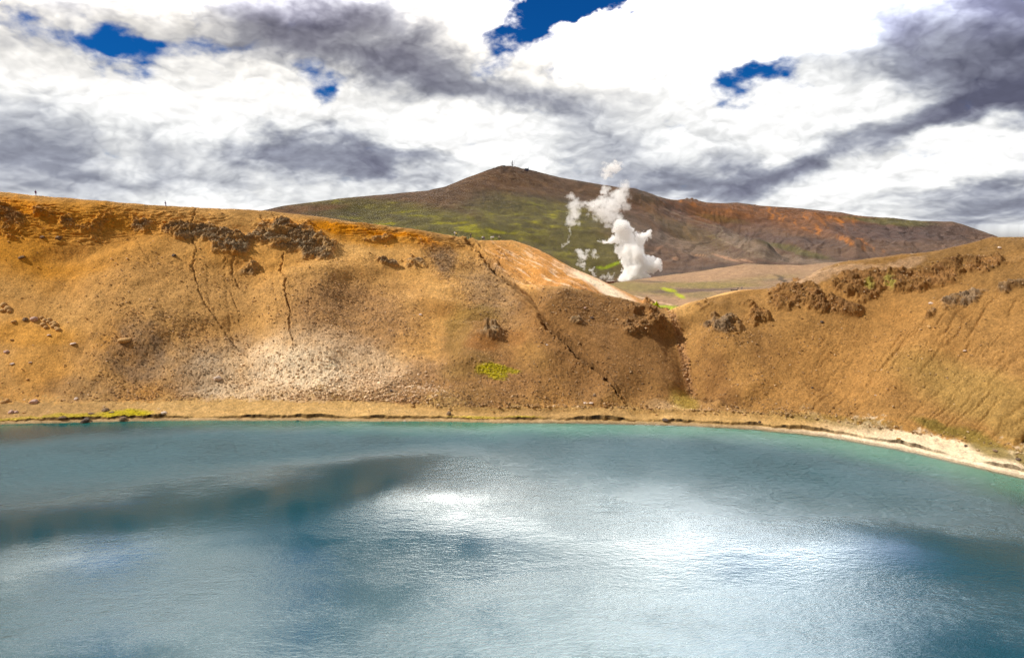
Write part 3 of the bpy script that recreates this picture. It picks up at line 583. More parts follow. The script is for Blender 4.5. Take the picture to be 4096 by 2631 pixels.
cm = over(cm, (.52, .20, .055), ost * ell(gx, gy, [(3150, 865, 160, 30, 12, .9), (3300, 925, 240, 22, 20, .9), (2880, 850, 60, 10, 0, .9), (2760, 812, 60, 10, 12, 1.0), (3420, 940, 110, 14, 42, .9), (3440, 905, 40, 36, 20, .9), (3250, 870, 120, 20, 5, .6)]))
cm = over(cm, (.105, .070, .062), ell(gx, gy, [(3560, 930, 260, 36, 3, .85), (3150, 960, 220, 20, 4, .6), (3750, 930, 160, 34, 0, .6), (3000, 900, 130, 20, 0, .4), (2690, 850, 70, 24, 20, .5)]))
cm = over(cm, (.115, .105, .035), ell(gx, gy, [(3560, 885, 180, 14, 3, .8), (3180, 1000, 160, 14, 14, .7), (2900, 880, 120, 14, 10, .3)]))
cm = over(cm, (.225, .165, .120), ell(gx, gy, [(3000, 985, 160, 28, 22, .8), (3150, 1035, 220, 16, 6, .7), (2880, 1020, 160, 16, 5, .4)]))
cm = over(cm, (.46, .27, .17), ell(mx + 8 * a2, my + 3 * a2, [(2702, 1034, 13, 9, 0, .8), (2800, 1022, 30, 3, 2, .8), (2905, 1032, 60, 5, 16, .8), (2980, 1042, 36, 4, 12, .6), (2640, 990, 20, 6, -30, .4)]))
cm = over(cm, (.085, .065, .055), ell(mx + 8 * a2, my + 3 * a2, [(2680, 1098, 130, 14, 4, .7), (2800, 1070, 180, 10, -4, .4), (2620, 950, 60, 40, 10, .3)]))
cm = over(cm, (.27, .32, .02), ell(mx + 5 * a2, my + 5 * a2, [(2445, 1062, 46, 7, -22, 1), (2400, 1070, 20, 5, 0, .8)]))
for pts in ([(2655, 835), (2740, 870), (2830, 898), (2886, 910), (2890, 925), (2868, 940), (2870, 952), (2920, 975), (3000, 1005), (3080, 1035)],):
    d, t = poly_dist(mx + 3 * a2, my, pts); cm = over(cm, (.33, .25, .17), sstep(3.2, 1.2, d) * .45)
cm = np.clip(cm * .72 * (1 + .8 * a2 + .3 * sm2)[:, None], .006, .8)
M_mt = ground_mat("mountain_earth", .6, .12)
cm = saturate(cm, 1.18) * .92
mount = meshobj("mountain", pm, gfaces(len(Sm), NC), M_mt, cols={'albedo': cm}); tag(mount, "brown and mossy green mountain behind the crater with masts on its peak", None, None, 'structure')

# =================================================================== unseen rest of the crater and the plain around it (coarse)
def ring():
    a0, a1_ = R(49.0), R(311.0); A = np.linspace(a0, a1_, 150)
    # shoreline continues round the near side as seen from the lake centre
    Ps = np.array([r_sh[-1] * math.sin(az[-1]), r_sh[-1] * math.cos(az[-1])]); Pe = np.array([r_sh[0] * math.sin(az[0]), r_sh[0] * math.cos(az[0])])
    phs = math.atan2(*(Ps - CC)); phe = math.atan2(*(Pe - CC)) + 2 * math.pi
    ph = np.linspace(phs, phe, 150); t = (ph - phs) / (phe - phs)
    rs = np.interp(t, [0, .25, .5, .75, 1], [np.linalg.norm(Ps - CC), 75, 58, 85, np.linalg.norm(Pe - CC)])
    rs = np.convolve(np.pad(rs, 9, mode='edge'), np.ones(19) / 19, 'valid'); rs[0] = np.linalg.norm(Ps - CC); rs[-1] = np.linalg.norm(Pe - CC)
    rimr = np.maximum(rs + 66, 0); zr = np.interp(t, [0, .3, .5, .7, 1], [z6[-1], 52, 51.2, 54, z8[0]])
    # the rim passes just in front of the camera
    d0 = np.array([math.sin(math.pi), math.cos(math.pi)])
    L = []
    for dr, z in ((-14, -4), (0, 0), (4, 1.5), (12, 3)): L.append((rs + dr, z + 0 * t))
    L.append((rimr, zr)); L.append((rimr + 10, zr + .1)); L.append((rimr + 120, zr - 18)); L.append((rimr + 900, zr - 40)); L.append((rimr + 3500, zr - 60))
    V = []; dense = []
    for (ra, za), (rb_, zb), n in zip(L[:-1], L[1:], (1, 2, 3, 30, 4, 8, 6, 4)):
        for k in range(n): dense.append((lerp(ra, rb_, k / n), lerp(za, zb, k / n)))
    dense.append(L[-1])
    for ra, za in dense: V.append(np.stack([CC[0] + ra * np.sin(ph), CC[1] + ra * np.cos(ph), za], -1))
    V = np.array(V); sh = V.shape; v = V.reshape(-1, 3); v[:, 2] += .5 * fbm(v, .08, 4) * (v[:, 2] > 2)
    c = lerp(C(.42, .22, .08), C(.30, .17, .07), np.clip(.5 + fbm(v, .05, 3), 0, 1)[:, None])
    o = meshobj("near_slope", v, gfaces(sh[0], sh[1]), M_ground, cols={'albedo': c}); tag(o, "near side of the crater below the viewer", None, None, 'structure')
    return ph, rs
ph_n, rs_n = ring()

# =================================================================== lake
shx = np.r_[r_sh * np.sin(az), (CC[0] + rs_n * np.sin(ph_n))[1:-1]]; shy = np.r_[r_sh * np.cos(az), (CC[1] + rs_n * np.cos(ph_n))[1:-1]]
B = np.c_[shx, shy]; B = B[::3]; nb = len(B)
fr = np.r_[0, .25, .5, .7, .8, .86, .9, .93, .95, .965, .98, .99, 1.0, 1.03]
V = []; sh_at = []
for f_ in fr:
    q = CC + (B - CC) * f_; V.append(np.c_[q, 0 * q[:, 0]]); dist = np.linalg.norm(B - CC, axis=1) * (1 - f_); sh_at.append(dist)
V = np.concatenate(V); sh_at = np.concatenate(sh_at); sh_at = sh_at + 9 * sstep(20, -90, V[:, 0])
i = np.arange(nb); j = (i + 1) % nb; Fq = np.concatenate([np.c_[k * nb + i, k * nb + j, (k + 1) * nb + j, (k + 1) * nb + i] for k in range(1, len(fr) - 1)])
V[:nb] = np.c_[CC + (B - CC) * .0005, np.zeros(nb)]; Fq = np.concatenate([np.c_[i, j, nb + j, nb + i], Fq])
mw_ = bpy.data.materials.new("lake_water"); mw_.use_nodes = True; t = NT(mw_.node_tree); bs = t.n['Principled BSDF']
at = t.new('ShaderNodeAttribute', attribute_name='offshore').outputs['Fac']; co = t.new('ShaderNodeTexCoord').outputs['Object']
#WATER
def pw(x, y):
    a, te = ray(x, y); r_ = HC / -te; return float(r_ * math.sin(a)), float(r_ * math.cos(a))
def wl(lst, vec):
    tot = None
    for (x, y, rx, ry, rot, wt) in lst:          # wind patches: centre / radii in metres on the lake
        m = t.mapping(vec, loc=(x, y, 0), rot=(0, 0, R(rot)), scale=(rx, ry, 1), typ='TEXTURE')
        m = t.mrange(t.vmath('LENGTH', m), 1.6, .0, 0, wt); tot = m if tot is None else t.math('ADD', tot, m)
    return tot
wv = t.vmath('ADD', co, t.vmath('SCALE', t.vmath('SUBTRACT', t.noise(co, .03, 4, .6, color=True), (.5, .5, .5)), scale=16.0))
wv = t.vmath('MULTIPLY', wv, (1, 1, 0))
wind = wl([(-104, 164, 64, 25, 17, 1.8), (-40, 180, 56, 12, 8, 1.4), (48, 166, 62, 28, -8, 1.6), (30, 132, 34, 12, 0, .4), (78, 138, 34, 14, -30, .5), (20, 96, 60, 16, 0, .35), (-70, 96, 40, 12, 20, .35)], wv)
fine = t.noise(t.mapping(co, rot=(0, 0, R(12)), scale=(.75, 1.35, 1)), 1.25, 5, .62); mid = t.noise(t.mapping(co, rot=(0, 0, R(-18)), scale=(.6, 1.3, 1)), .34, 5, .6)
gust = t.mrange(t.noise(co, .045, 5, .6), .35, .68, .35, 1.0)
amp = t.math('MULTIPLY', t.math('ADD', .10, t.math('MULTIPLY', wind, 1.7)), gust)
chop = t.noise(t.mapping(co, rot=(0, 0, R(30)), scale=(.7, 1.3, 1)), .62, 3, .6)
hgtw = t.math('ADD', t.math('ADD', t.math('MULTIPLY', fine, .20), t.math('MULTIPLY', mid, .30)), t.math('MULTIPLY', chop, t.math('MULTIPLY', wind, .30)))
bp = t.new('ShaderNodeBump'); bp.inputs['Distance'].default_value = 1.0; t.put(bp.inputs['Height'], hgtw); t.put(bp.inputs['Strength'], amp)
t.l.new(bp.outputs[0], bs.inputs['Normal'])
t.put(bs.inputs['Roughness'], t.math('MINIMUM', .62, t.math('ADD', .06, t.math('MULTIPLY', wind, .36))))
bs.inputs['IOR'].default_value = 1.68; bs.inputs['Specular Tint'].default_value = (.76, .92, 1.0, 1)
shal = t.mrange(t.math('ADD', at, t.math('MULTIPLY', t.math('SUBTRACT', t.noise(co, .05, 4), .5), 14.0)), 1.0, 22.0)
deep = t.mix(t.noise(co, .02, 3), (.001, .036, .056, 1), (.002, .068, .094, 1))
lc = t.mix(shal, (.030, .17, .12, 1), deep); lc = t.mix(t.mrange(at, .0, 2.2), (.10, .08, .035, 1), lc)
t.put(bs.inputs['Base Color'], lc)
lake = meshobj("lake_water", V, Fq, mw_, cols={'offshore': sh_at}); tag(lake, "rippled teal crater lake mirroring the clouds", None, None, 'structure')
if lake.data.polygons[5].normal.z < 0: lake.data.flip_normals()
for o_ in (crater, valley, mount):
    if o_.data.polygons[len(o_.data.polygons) // 2].normal.z < 0: o_.data.flip_normals()
near = bpy.data.objects['near_slope']
if near.data.polygons[len(near.data.polygons) // 2].normal.z < 0: near.data.flip_normals()
# =================================================================== things
def simple_mat(name, c, rough=.8, var=.25, sc=3.0, metal=0.0):
    m = bpy.data.materials.new(name); m.use_nodes = True; t = NT(m.node_tree); bs = t.n['Principled BSDF']
    co = t.new('ShaderNodeTexCoord').outputs['Object']
    f = t.mrange(t.noise(co, sc, 6, .65), .3, .7, 1 - var, 1 + var, smooth=False)
    t.put(bs.inputs['Base Color'], t.vmath('SCALE', tuple(c[:3]), scale=f)); bs.inputs['Roughness'].default_value = rough; bs.inputs['Metallic'].default_value = metal
    bp = t.new('ShaderNodeBump'); bp.inputs['Strength'].default_value = .4; bp.inputs['Distance'].default_value = .1; t.put(bp.inputs['Height'], t.noise(co, sc * 2, 5)); t.l.new(bp.outputs[0], bs.inputs['Normal'])
    return m
# visible ground lookup -------------------------------------------------------
def vis_mask(Pg, nr):
    A = Pg.reshape(nr, NC, 3); te = (A[..., 2] - HC) / np.hypot(A[..., 0], A[..., 1]); cm_ = np.maximum.accumulate(te, axis=0)
    return (te >= cm_ - 1e-4).ravel()
visC = vis_mask(p2, NRr)
allP = np.concatenate([p2, pv, pm]); ax_, ay_ = topix(allP); rr_all = np.hypot(allP[:, 0], allP[:, 1])
tops = np.concatenate([visC, np.ones(len(pv) + len(pm), bool)])
def ground_at(x, y, rmin=0, rmax=1e9):
    d = (ax_ - x) ** 2 + (ay_ - y) ** 2 + np.where((rr_all > rmin) & (rr_all < rmax) & tops, 0, 1e9)
    return allP[int(np.argmin(d))].copy()

# ---- boulders ---------------------------------------------------------------
def ico(sub):
    bm = bmesh.new(); bmesh.ops.create_icosphere(bm, subdivisions=sub, radius=1.0); bm.verts.ensure_lookup_table()
    V = np.array([v.co[:] for v in bm.verts]); Fc = np.array([[v.index for v in f.verts] for f in bm.faces]); bm.free(); return V, Fc
ICO3 = ico(3); ICO1 = ico(1)
def rock_mesh(name, mat, seed, angular=1.0, flat=.7, sub=ICO3):
    V = sub[0].copy(); r_ = np.random.default_rng(seed)
    for _ in range(int(10 + 8 * angular)):           # cut planes make facets
        n = r_.normal(size=3); n /= np.linalg.norm(n); d = r_.uniform(.62, .95) if angular > .5 else r_.uniform(.82, 1.0)
        h = V @ n; m = h > d; V[m] -= n * ((h[m] - d) * .92)[:, None]
    V *= (1 + .10 * fbm(V * 2.2 + seed, 1.0, 3))[:, None]; V[:, 2] *= flat; V[:, 2] += flat * .45
    me = meshobj(name, V, sub[1], mat, smooth=angular < .5); return me
MR = {'pale': simple_mat('pale_rock', (.60, .47, .38), .9, .3), 'pink': simple_mat('pink_rock', (.50, .33, .27), .9, .3), 'ochre': simple_mat('ochre_rock', (.50, .29, .11), .9, .3),
      'brown': simple_mat('brown_rock', (.19, .12, .07), .9, .35), 'dark': simple_mat('dark_rock', (.09, .06, .045), .9, .35)}
BL = [ # x, y, width px, flat, colour, angular, label, group
 (871, 1516, 34, .75, 'pale', 1.2, "large pale angular boulder alone on the grey scree, largest of the slope"),
 (293, 1374, 22, .35, 'pale', 1, "flat pale slab lying on the left slope below the rounded stone cluster"),
 (498, 1366, 44, .5, 'ochre', .4, "wide ochre rounded boulder above a worn orange gully on the left slope"),
 (516, 1360, 22, .6, 'ochre', .4, "smaller ochre boulder pressed against the wide ochre one on the left slope"),
 (133, 1612, 30, .75, 'pink', .8, "big pinkish boulder at the foot of the left slope"),
 (9, 1610, 18, .8, 'ochre', .3, "rounded ochre boulder at the foot of the slope on the left edge of the picture"),
 (29, 1608, 17, 1.1, 'ochre', .3, "upright rounded ochre boulder at the slope foot beside the one on the left edge"),
 (46, 1650, 20, .75, 'pink', .3, "larger of two rounded pink boulders side by side on the left bench"),
 (66, 1649, 13, .8, 'pink', .3, "smaller of two rounded pink boulders side by side on the left bench"),
 (96, 1650, 14, .45, 'ochre', .4, "low ochre stone just right of the two rounded pink boulders"),
 (250, 1671, 28, .55, 'brown', .6, "low brown boulder on the mossy bench left of the waterline boulder"),
 (344, 1686, 34, .7, 'dark', .6, "dark wet boulder standing right at the waterline on the left shore"),
 (492, 1680, 25, .95, 'brown', .5, "round brown boulder perched on the cut bank by the brightest yellow moss"),
 (422, 1642, 28, .6, 'brown', 1, "angular brown rock behind the yellow moss on the left bench"),
 (367, 1654, 26, .3, 'brown', .8, "long flat dark rock in the moss left of the angular brown rock"),
 (448, 1648, 18, .35, 'brown', .8, "small flat dark rock right of the angular brown rock in the moss"),
 (305, 1596, 15, 1.0, 'pale', 1.2, "small pale slab leaning upright at the foot of the grey scree"),
 (656, 1652, 22, .6, 'pale', 1.1, "pale angular stone on the bench above the dark cut bank"),
 (25, 1407, 18, .75, 'pink', .8, "pinkish boulder alone on the far left slope"),
 (50, 1456, 15, .5, 'pale', .8, "low pale stone on the smooth ochre slope at far left"),
 (121, 1451, 13, .5, 'pale', 1, "small pale stone right of the low one on the smooth ochre slope"),
 (112, 1517, 11, .6, 'ochre', .8, "small ochre stone low on the smooth left slope"),
 (197, 1339, 15, .4, 'pale', 1, "flat pale stone just under the rounded stone cluster"),
 (48, 1361, 16, .4, 'ochre', .8, "flat ochre stone below the stones by the left edge"),
 (138, 1277, 27, .7, 'pink', .9, "dark pinkish boulder topmost at the rounded stone cluster"),
 (101, 1280, 19, .8, 'brown', .9, "brown boulder between the two clusters of rounded stones on the left slope"),
 (55, 1288, 17, .7, 'ochre', .6, "ochre boulder right below the cluster at the left edge"),
 (1681, 1259, 16, .6, 'pale', 1, "single pale stone in the middle of the brown central slope"),
 (1796, 1658, 18, 1.2, 'brown', 1.2, "small cone-shaped brown rock standing on the central bench"),
 (1619, 1685, 11, .8, 'pale', 1, "small white stone at the water's edge on the central shore"),
 (1564, 1561, 14, .5, 'dark', 1, "dark stone low on the central scree"),
 (1189, 1681, 9, .8, 'dark', .8, "small dark stone on the beach strip under the cut bank"),
 (2187, 1380, 12, .6, 'pale', 1, "pale stone left of the long diagonal gully"),
 (2341, 1232, 11, .7, 'pink', .8, "small pink stone near the top of the dark ridge"),
 (2368, 1271, 16, .6, 'dark', 1, "dark stone below the crest of the dark ridge"),
 (2338, 1612, 13, .7, 'pale', .8, "smaller pale stone of the pair at the foot of the grey gully fan"),
 (2364, 1612, 20, .5, 'pale', .8, "longer pale stone of the pair at the foot of the grey gully fan"),
 (2380, 1582, 16, .7, 'brown', .9, "brown boulder above the pale pair in the grey gully fan"),
 (2166, 1312, 14, .6, 'ochre', .8, "ochre rock on the lip of the long diagonal gully"),
 (2662, 1680, 26, .45, 'dark', .8, "long dark rock at the shore below the yellowish rubble fan"),
 (3038, 1688, 12, .8, 'dark', 1, "small dark pointed rock on the bench right of the rubble fan"),
 (3724, 1214, 16, .5, 'pale', .9, "pale flat stone on the brown patch below the right outcrop"),
 (3288, 1289, 14, .7, 'dark', 1, "dark stone on the smooth slope under the left end of the right outcrop"),
 (3717, 1309, 16, .7, 'ochre', .9, "ochre stone on the right slope under the grey rock band"),
 (3859, 1406, 12, .6, 'pale', 1, "small pale stone among the dark rills of the right slope"),
 (4001, 993, 16, .6, 'pale', .9, "pale stone high on the dark right rim"),
 (3722, 1400, 10, .7, 'ochre', .8, "small ochre stone midway down the right slope left of the rills"),
 (3594, 1754, 20, .35, 'ochre', .7, "flat ochre stone on the pale right bench"),
 (3249, 1551, 11, .8, 'dark', 1, "dark stone low on the smooth right slope"),
 (3864, 1785, 12, .7, 'dark', 1, "small dark rock on the white part of the right bench"),
 (4072, 1836, 17, .6, 'dark', 1, "dark rock at the right edge of the picture on the white bench"),
 (3980, 1803, 18, .5, 'brown', .8, "low brown rock on the white bench below the dark mossy slope foot"),
 (3503, 1580, 11, .5, 'pale', 1, "small pale stone low on the right slope above the bench"),
 (90, 1030, 22, .5, 'brown', .9, "brown stone on the upper left slope under the dark ledges"),
 (238, 952, 22, .7, 'brown', .9, "brown block just below the leftmost ledges on the upper slope"),
 (170, 950, 18, .7, 'brown', .9, "brown block lying left of its neighbour below the upper left ledges"),
 (695, 1022, 22, .5, 'dark', 1, "dark block fallen below the long rock band on the left wall"),
]
for k_, (x, y) in enumerate([(180, 1283), (193, 1290), (172, 1300), (186, 1311), (205, 1297), (217, 1293), (214, 1307), (226, 1313), (233, 1322), (198, 1279), (165, 1272), (221, 1301)]):
    BL.append((x, y, (16, 14, 18, 15, 13, 17)[k_ % 6], .85, 'ochre', .25, "rounded yellowish stone in the dense cluster on the left slope", "rounded stones clustered on the left slope"))
for k_, (x, y) in enumerate([(15, 1222), (28, 1238), (8, 1244), (38, 1246)]):
    BL.append((x, y, (20, 24, 16, 16)[k_ % 4], .9, 'ochre', .25, "big rounded yellow stone in the heap by the left edge of the picture", "rounded stones heaped by the left edge"))
PROTO = {}
for k_, b_ in enumerate(BL):
    x, y, wpx, flat, colr, ang, lab = b_[:7]; g = ground_at(x, y, 0, 420); dist = math.hypot(g[0], g[1]); key = (colr, ang >= .5, k_ % 4)
    if key not in PROTO:
        o = rock_mesh('boulder', MR[colr], 11 + k_ * 7, ang, 1.0); PROTO[key] = o
    else:
        o = PROTO[key].copy(); COL.objects.link(o)
    sz = wpx * dist / F * .56; o.location = (g[0], g[1], g[2] - .12 * sz); o.scale = (sz, sz * .9, sz * flat * .9); o.rotation_euler = (random.uniform(-.25, .25), random.uniform(-.2, .2), random.uniform(0, 6.28))
    tag(o, lab, "boulder", b_[7] if len(b_) > 7 else "boulders on the crater slope")

# ---- scree: thousands of loose stones --------------------------------------
def scatter(name, label, weight, n, smin, smax, mat, tint, seed, flat=.6, sink=.15):
    r_ = np.random.default_rng(seed); W = weight * visC; W = W / W.sum()
    idx = r_.choice(len(W), n, p=W); c0 = p2[idx] + np.c_[r_.normal(0, .25, n), r_.normal(0, .25, n), np.zeros(n)]
    V0, F0 = ICO1; nv = len(V0); sz = smin * (smax / smin) ** (r_.random(n) ** 2.2)
    base = V0[None] * (1 + .28 * r_.normal(size=(n, nv, 1)).clip(-1.3, 1.3)); base = base * (np.stack([r_.uniform(.7, 1.3, n), r_.uniform(.7, 1.2, n), flat * r_.uniform(.7, 1.3, n)], -1))[:, None]
    a = r_.uniform(0, 6.28, n); ca, sa = np.cos(a), np.sin(a)
    X = base[..., 0] * ca[:, None] - base[..., 1] * sa[:, None]; Y = base[..., 0] * sa[:, None] + base[..., 1] * ca[:, None]
    V = np.stack([X, Y, base[..., 2]], -1) * sz[:, None, None] + c0[:, None] - np.array([0, 0, sink]) * sz[:, None, None]
    Fc = (F0[None] + (np.arange(n) * nv)[:, None, None]).reshape(-1, 3)
    c = tint[r_.integers(0, len(tint), n)] * r_.uniform(.7, 1.3, (n, 1)); c = c * .6 + col[idx] * .4
    o = meshobj(name, V.reshape(-1, 3), Fc, mat, smooth=False, cols={'albedo': np.repeat(c, nv, 0)}); tag(o, label, "stones", None, 'stuff'); return o
M_st = ground_mat("loose_stone", .2, 2.0)
tint = np.array([(.48, .31, .17), (.33, .21, .12), (.22, .15, .095), (.62, .46, .30), (.40, .26, .14), (.17, .115, .075)])
onwall = ((s > 5.05) & (s < 8.9)).astype(float)
scatter("scree", "loose scree stones covering the grey and brown parts of the slopes", onwall * (scree ** 1.3 + .03 + .25 * rk) * (1 - .8 * ell(ux, uy, [(1200, 1490, 260, 100, 4, 1)])), 24000, .10, .36, M_st, tint, 5)
sunpatch = ell(ux, uy, [(1220, 1500, 300, 95, 4, .5), (1500, 1550, 260, 80, 0, .9)]) * onwall  # where stones are tinted pale to carry the painted sunlight
scatter("sunpatch_scree", "coarse stones tinted pale as a painted patch of sunlight low on the slope", sunpatch + 1e-9, 4200, .12, .5, M_st, np.array([(.90, .70, .48), (.82, .62, .42), (.70, .50, .32), (.34, .23, .14)]), 6)
scatter("rubble", "reddish rubble filling the steep gully below the notch", rub * onwall + 1e-9, 420, .12, .5, M_st, np.array([(.44, .25, .13), (.34, .19, .10), (.52, .34, .2), (.22, .13, .07)]), 8)
foot = np.exp(-((s - 5.0) / .12) ** 2) + .12 * ((s > 3.6) & (s < 5)); scatter("shore_stones", "scattered stones along the foot of the slope and the bench", foot, 1600, .12, .5, M_st, tint, 9)
band = np.clip(rk, 0, 1) ** 2 * onwall; scatter("outcrop_rubble", "broken blocks covering the dark outcrops of the crater wall", band + 1e-9, 1100, .10, .35, M_st, np.array([(.28, .19, .11), (.18, .12, .08), (.36, .25, .14), (.42, .30, .18)]), 10, .8)
ms = np.clip(moss, 0, 1) * (s > 3.1) + m2 * 2.0
scatter("moss", "bright yellow green moss cushions on the bench and lower slope", ms + 1e-9, 2600, .10, .42, M_st, np.array([(.50, .40, .03), (.36, .31, .03), (.60, .49, .03)]), 12, .35, .1)

# ---- people ----------------------------------------------------------------
def skin_mesh(name, verts, edges, mat, sub=1, root=0):
    me = bpy.data.meshes.new(name); me.from_pydata([v[:3] for v in verts], edges, []); o = bpy.data.objects.new(name, me); COL.objects.link(o)
    md = o.modifiers.new('s', 'SKIN'); md.use_smooth_shade = True
    for i_, v in enumerate(verts): me.skin_vertices[0].data[i_].radius = (v[3], v[4] if len(v) > 4 else v[3])
    me.skin_vertices[0].data[root].use_root = True
    if sub: m_ = o.modifiers.new('u', 'SUBSURF'); m_.levels = sub; m_.render_levels = sub
    dg = bpy.context.evaluated_depsgraph_get(); out = bpy.data.meshes.new_from_object(o.evaluated_get(dg)); bpy.data.objects.remove(o); bpy.data.meshes.remove(me)
    out.name = name; out.materials.clear(); out.materials.append(mat)
    out.polygons.foreach_set('use_smooth', [True] * len(out.polygons)); return out
M_skin = simple_mat('skin', (.48, .29, .20), .6, .05)
def pose(stride=0.0, bend=0.0, armf=0.1):
    hip = .93; J = {}
    J['pelvis'] = (0, 0, hip, .13, .105); J['waist'] = (0, .01, 1.08, .125, .095); J['chest'] = (0, .02 + .5 * bend * .15, 1.30, .15, .10); J['neck'] = (0, .03 + bend * .15, 1.49, .055, .055)
    J['headb'] = (0, .05 + bend * .2, 1.57, .07, .085); J['head'] = (0, .055 + bend * .22, 1.66, .08, .10); J['crown'] = (0, .05 + bend * .22, 1.735, .045, .055)
    for sgn, nm in ((-1, 'L'), (1, 'R')):
        st = stride * sgn
        J['hip' + nm] = (.10 * sgn, 0, .88, .09, .095); J['knee' + nm] = (.11 * sgn, .5 * st + .04, .49, .06, .062); J['ank' + nm] = (.11 * sgn, st, .09, .040, .045); J['toe' + nm] = (.12 * sgn, st + .17, .035, .04, .03)
        J['sh' + nm] = (.19 * sgn, .02 + bend * .1, 1.42, .06, .06); J['elb' + nm] = (.27 * sgn, .02 - .5 * st + armf * .4, 1.15, .043, .043); J['wr' + nm] = (.27 * sgn, .10 - .7 * st + armf * 1.4, .93 + armf * .5, .028, .03)
    return J
def person(label, px_, py_, rz, jac, tro, hairc, stride=0., bend=0., armf=.1, height=1.75, rmin=0, pack=None, packlabel=None, hat=None):
    g = ground_at(px_, py_, rmin, 460); J = pose(stride, bend, armf); rt = empty('person', (g[0], g[1], g[2] - .03), rz); rt.scale = (height / 1.75,) * 3
    tag(rt, label, 'person', 'people walking on the crater rim')
    def build(nm, names, edges, mat, infl=0.0, extra=(), sub=1):
        vs = []; ix = {}
        for n_ in names:
            j = J[n_]; ix[n_] = len(vs); vs.append((j[0], j[1], j[2], j[3] + infl, j[4] + infl))
        ed = [(ix[a], ix[b_]) for a, b_ in edges]
        for (par, chain) in extra:
            pr = ix[par]
            for c in chain: vs.append(c); ed.append((pr, len(vs) - 1)); pr = len(vs) - 1
        o = bpy.data.objects.new(nm, skin_mesh(nm, vs, ed, mat, sub)); COL.objects.link(o); o.parent = rt; return o
    names = ['pelvis', 'waist', 'chest', 'neck', 'headb', 'head', 'crown']; edges = [('pelvis', 'waist'), ('waist', 'chest'), ('chest', 'neck'), ('neck', 'headb'), ('headb', 'head'), ('head', 'crown')]; extra = []
    for sgn, nm in ((-1, 'L'), (1, 'R')):
        names += [a + nm for a in ('hip', 'knee', 'ank', 'toe', 'sh', 'elb', 'wr')]
        edges += [('pelvis', 'hip' + nm), ('hip' + nm, 'knee' + nm), ('knee' + nm, 'ank' + nm), ('ank' + nm, 'toe' + nm), ('chest', 'sh' + nm), ('sh' + nm, 'elb' + nm), ('elb' + nm, 'wr' + nm)]
        w_ = J['wr' + nm]; pal = (w_[0], w_[1] + .02, w_[2] - .08, .034, .016)
        extra.append(('wr' + nm, [pal, (pal[0], pal[1] + .015, pal[2] - .045, .012, .009), (pal[0] - .01 * sgn, pal[1] + .02, pal[2] - .085, .008, .008)]))
    body = build('body', names, edges, M_skin, 0.0, extra)
    # separate fingers rooted in the palm, merged into the body mesh
    bm = bmesh.new(); bm.from_mesh(body.data)
    for sgn, nm in ((-1, 'L'), (1, 'R')):
        w_ = J['wr' + nm]
        for q, (dy, ln) in enumerate(((-.030, .055), (-.012, .07), (.006, .075), (.024, .065), (.045, .05))):
            base_ = Vector((w_[0], w_[1] + .02 + dy, w_[2] - (.12 if q < 4 else .07))); tip = base_ + Vector((-.02 * sgn, .012 + (.03 if q == 4 else 0), -ln))
            dvec = (tip - base_); M_ = Matrix.Translation((base_ + tip) / 2) @ dvec.to_track_quat('Z', 'Y').to_matrix().to_4x4()
            bmesh.ops.create_cone(bm, cap_ends=True, segments=6, radius1=.009, radius2=.0065, depth=ln + .04, matrix=M_)
    M_ = Matrix.Translation((0, J['head'][1] + .10, 1.645)); bmesh.ops.create_cone(bm, cap_ends=True, segments=6, radius1=.02, radius2=.006, depth=.05, matrix=M_ @ Matrix.Rotation(-R(70), 4, 'X'))
    bm.to_mesh(body.data); bm.free()
    J['hem'] = (0, 0, .86, .14, .11)
    names.append('hem'); Jn = ['hem', 'pelvis', 'waist', 'chest', 'shL', 'shR', 'elbL', 'elbR', 'wrL', 'wrR']
    build('jacket', Jn, [('hem', 'pelvis'), ('pelvis', 'waist'), ('waist', 'chest'), ('chest', 'shL'), ('chest', 'shR'), ('shL', 'elbL'), ('shR', 'elbR'), ('elbL', 'wrL'), ('elbR', 'wrR')], jac, .022)
    build('trousers', ['pelvis', 'hipL', 'hipR', 'kneeL', 'kneeR', 'ankL', 'ankR'], [('pelvis', 'hipL'), ('pelvis', 'hipR'), ('hipL', 'kneeL'), ('hipR', 'kneeR'), ('kneeL', 'ankL'), ('kneeR', 'ankR')], tro, .014)
    hd = J['head']; V = ICO3[0] * np.array([.092, .115, .115]) + np.array([0, hd[1] - .018, 1.68]); V[:, 2] = np.where(V[:, 1] > hd[1] + .04, np.maximum(V[:, 2], 1.70), V[:, 2]); V *= (1 + .012 * fbm(V * 30, 1, 2))[:, None]
    meshobj('hat' if hat else 'hair', V, ICO3[1], hat or hairc, rt)
    for sgn, nm in ((-1, 'L'), (1, 'R')):
        a_ = J['ank' + nm]; V = ICO3[0] * np.array([.052, .14, .05]) + np.array([a_[0], a_[1] + .07, .045]); V[:, 2] = np.maximum(V[:, 2], 0); meshobj('shoe', V, ICO3[1], M_black, rt)
    if pack:
        V = ICO3[0]; V = np.sign(V) * np.abs(V) ** .6 * np.array([.16, .11, .26]) + np.array([0, -.20, 1.25]); m_ = Matrix.Rotation(rz, 4, 'Z')
        o = meshobj('backpack', V, ICO3[1], pack); o.location = rt.location; o.rotation_euler = (0, 0, rz); o.scale = rt.scale; tag(o, packlabel, 'backpack')
    return rt
def cm2(n, c): return simple_mat(n, c, .8, .12, 8)
M_black = cm2('black_cloth', (.02, .02, .025)); M_white = cm2('white_cloth', (.80, .82, .86)); M_yel = cm2('yellow_cloth', (.72, .62, .12)); M_pur = cm2('purple_cloth', (.12, .07, .30)); M_navy = cm2('navy_cloth', (.03, .035, .12)); M_plum = cm2('plum_cloth', (.13, .02, .16)); M_grey = cm2('grey_cloth', (.30, .30, .30)); M_beige = cm2('beige_cloth', (.50, .44, .34)); M_brownh = cm2('brown_hair', (.07, .04, .02))
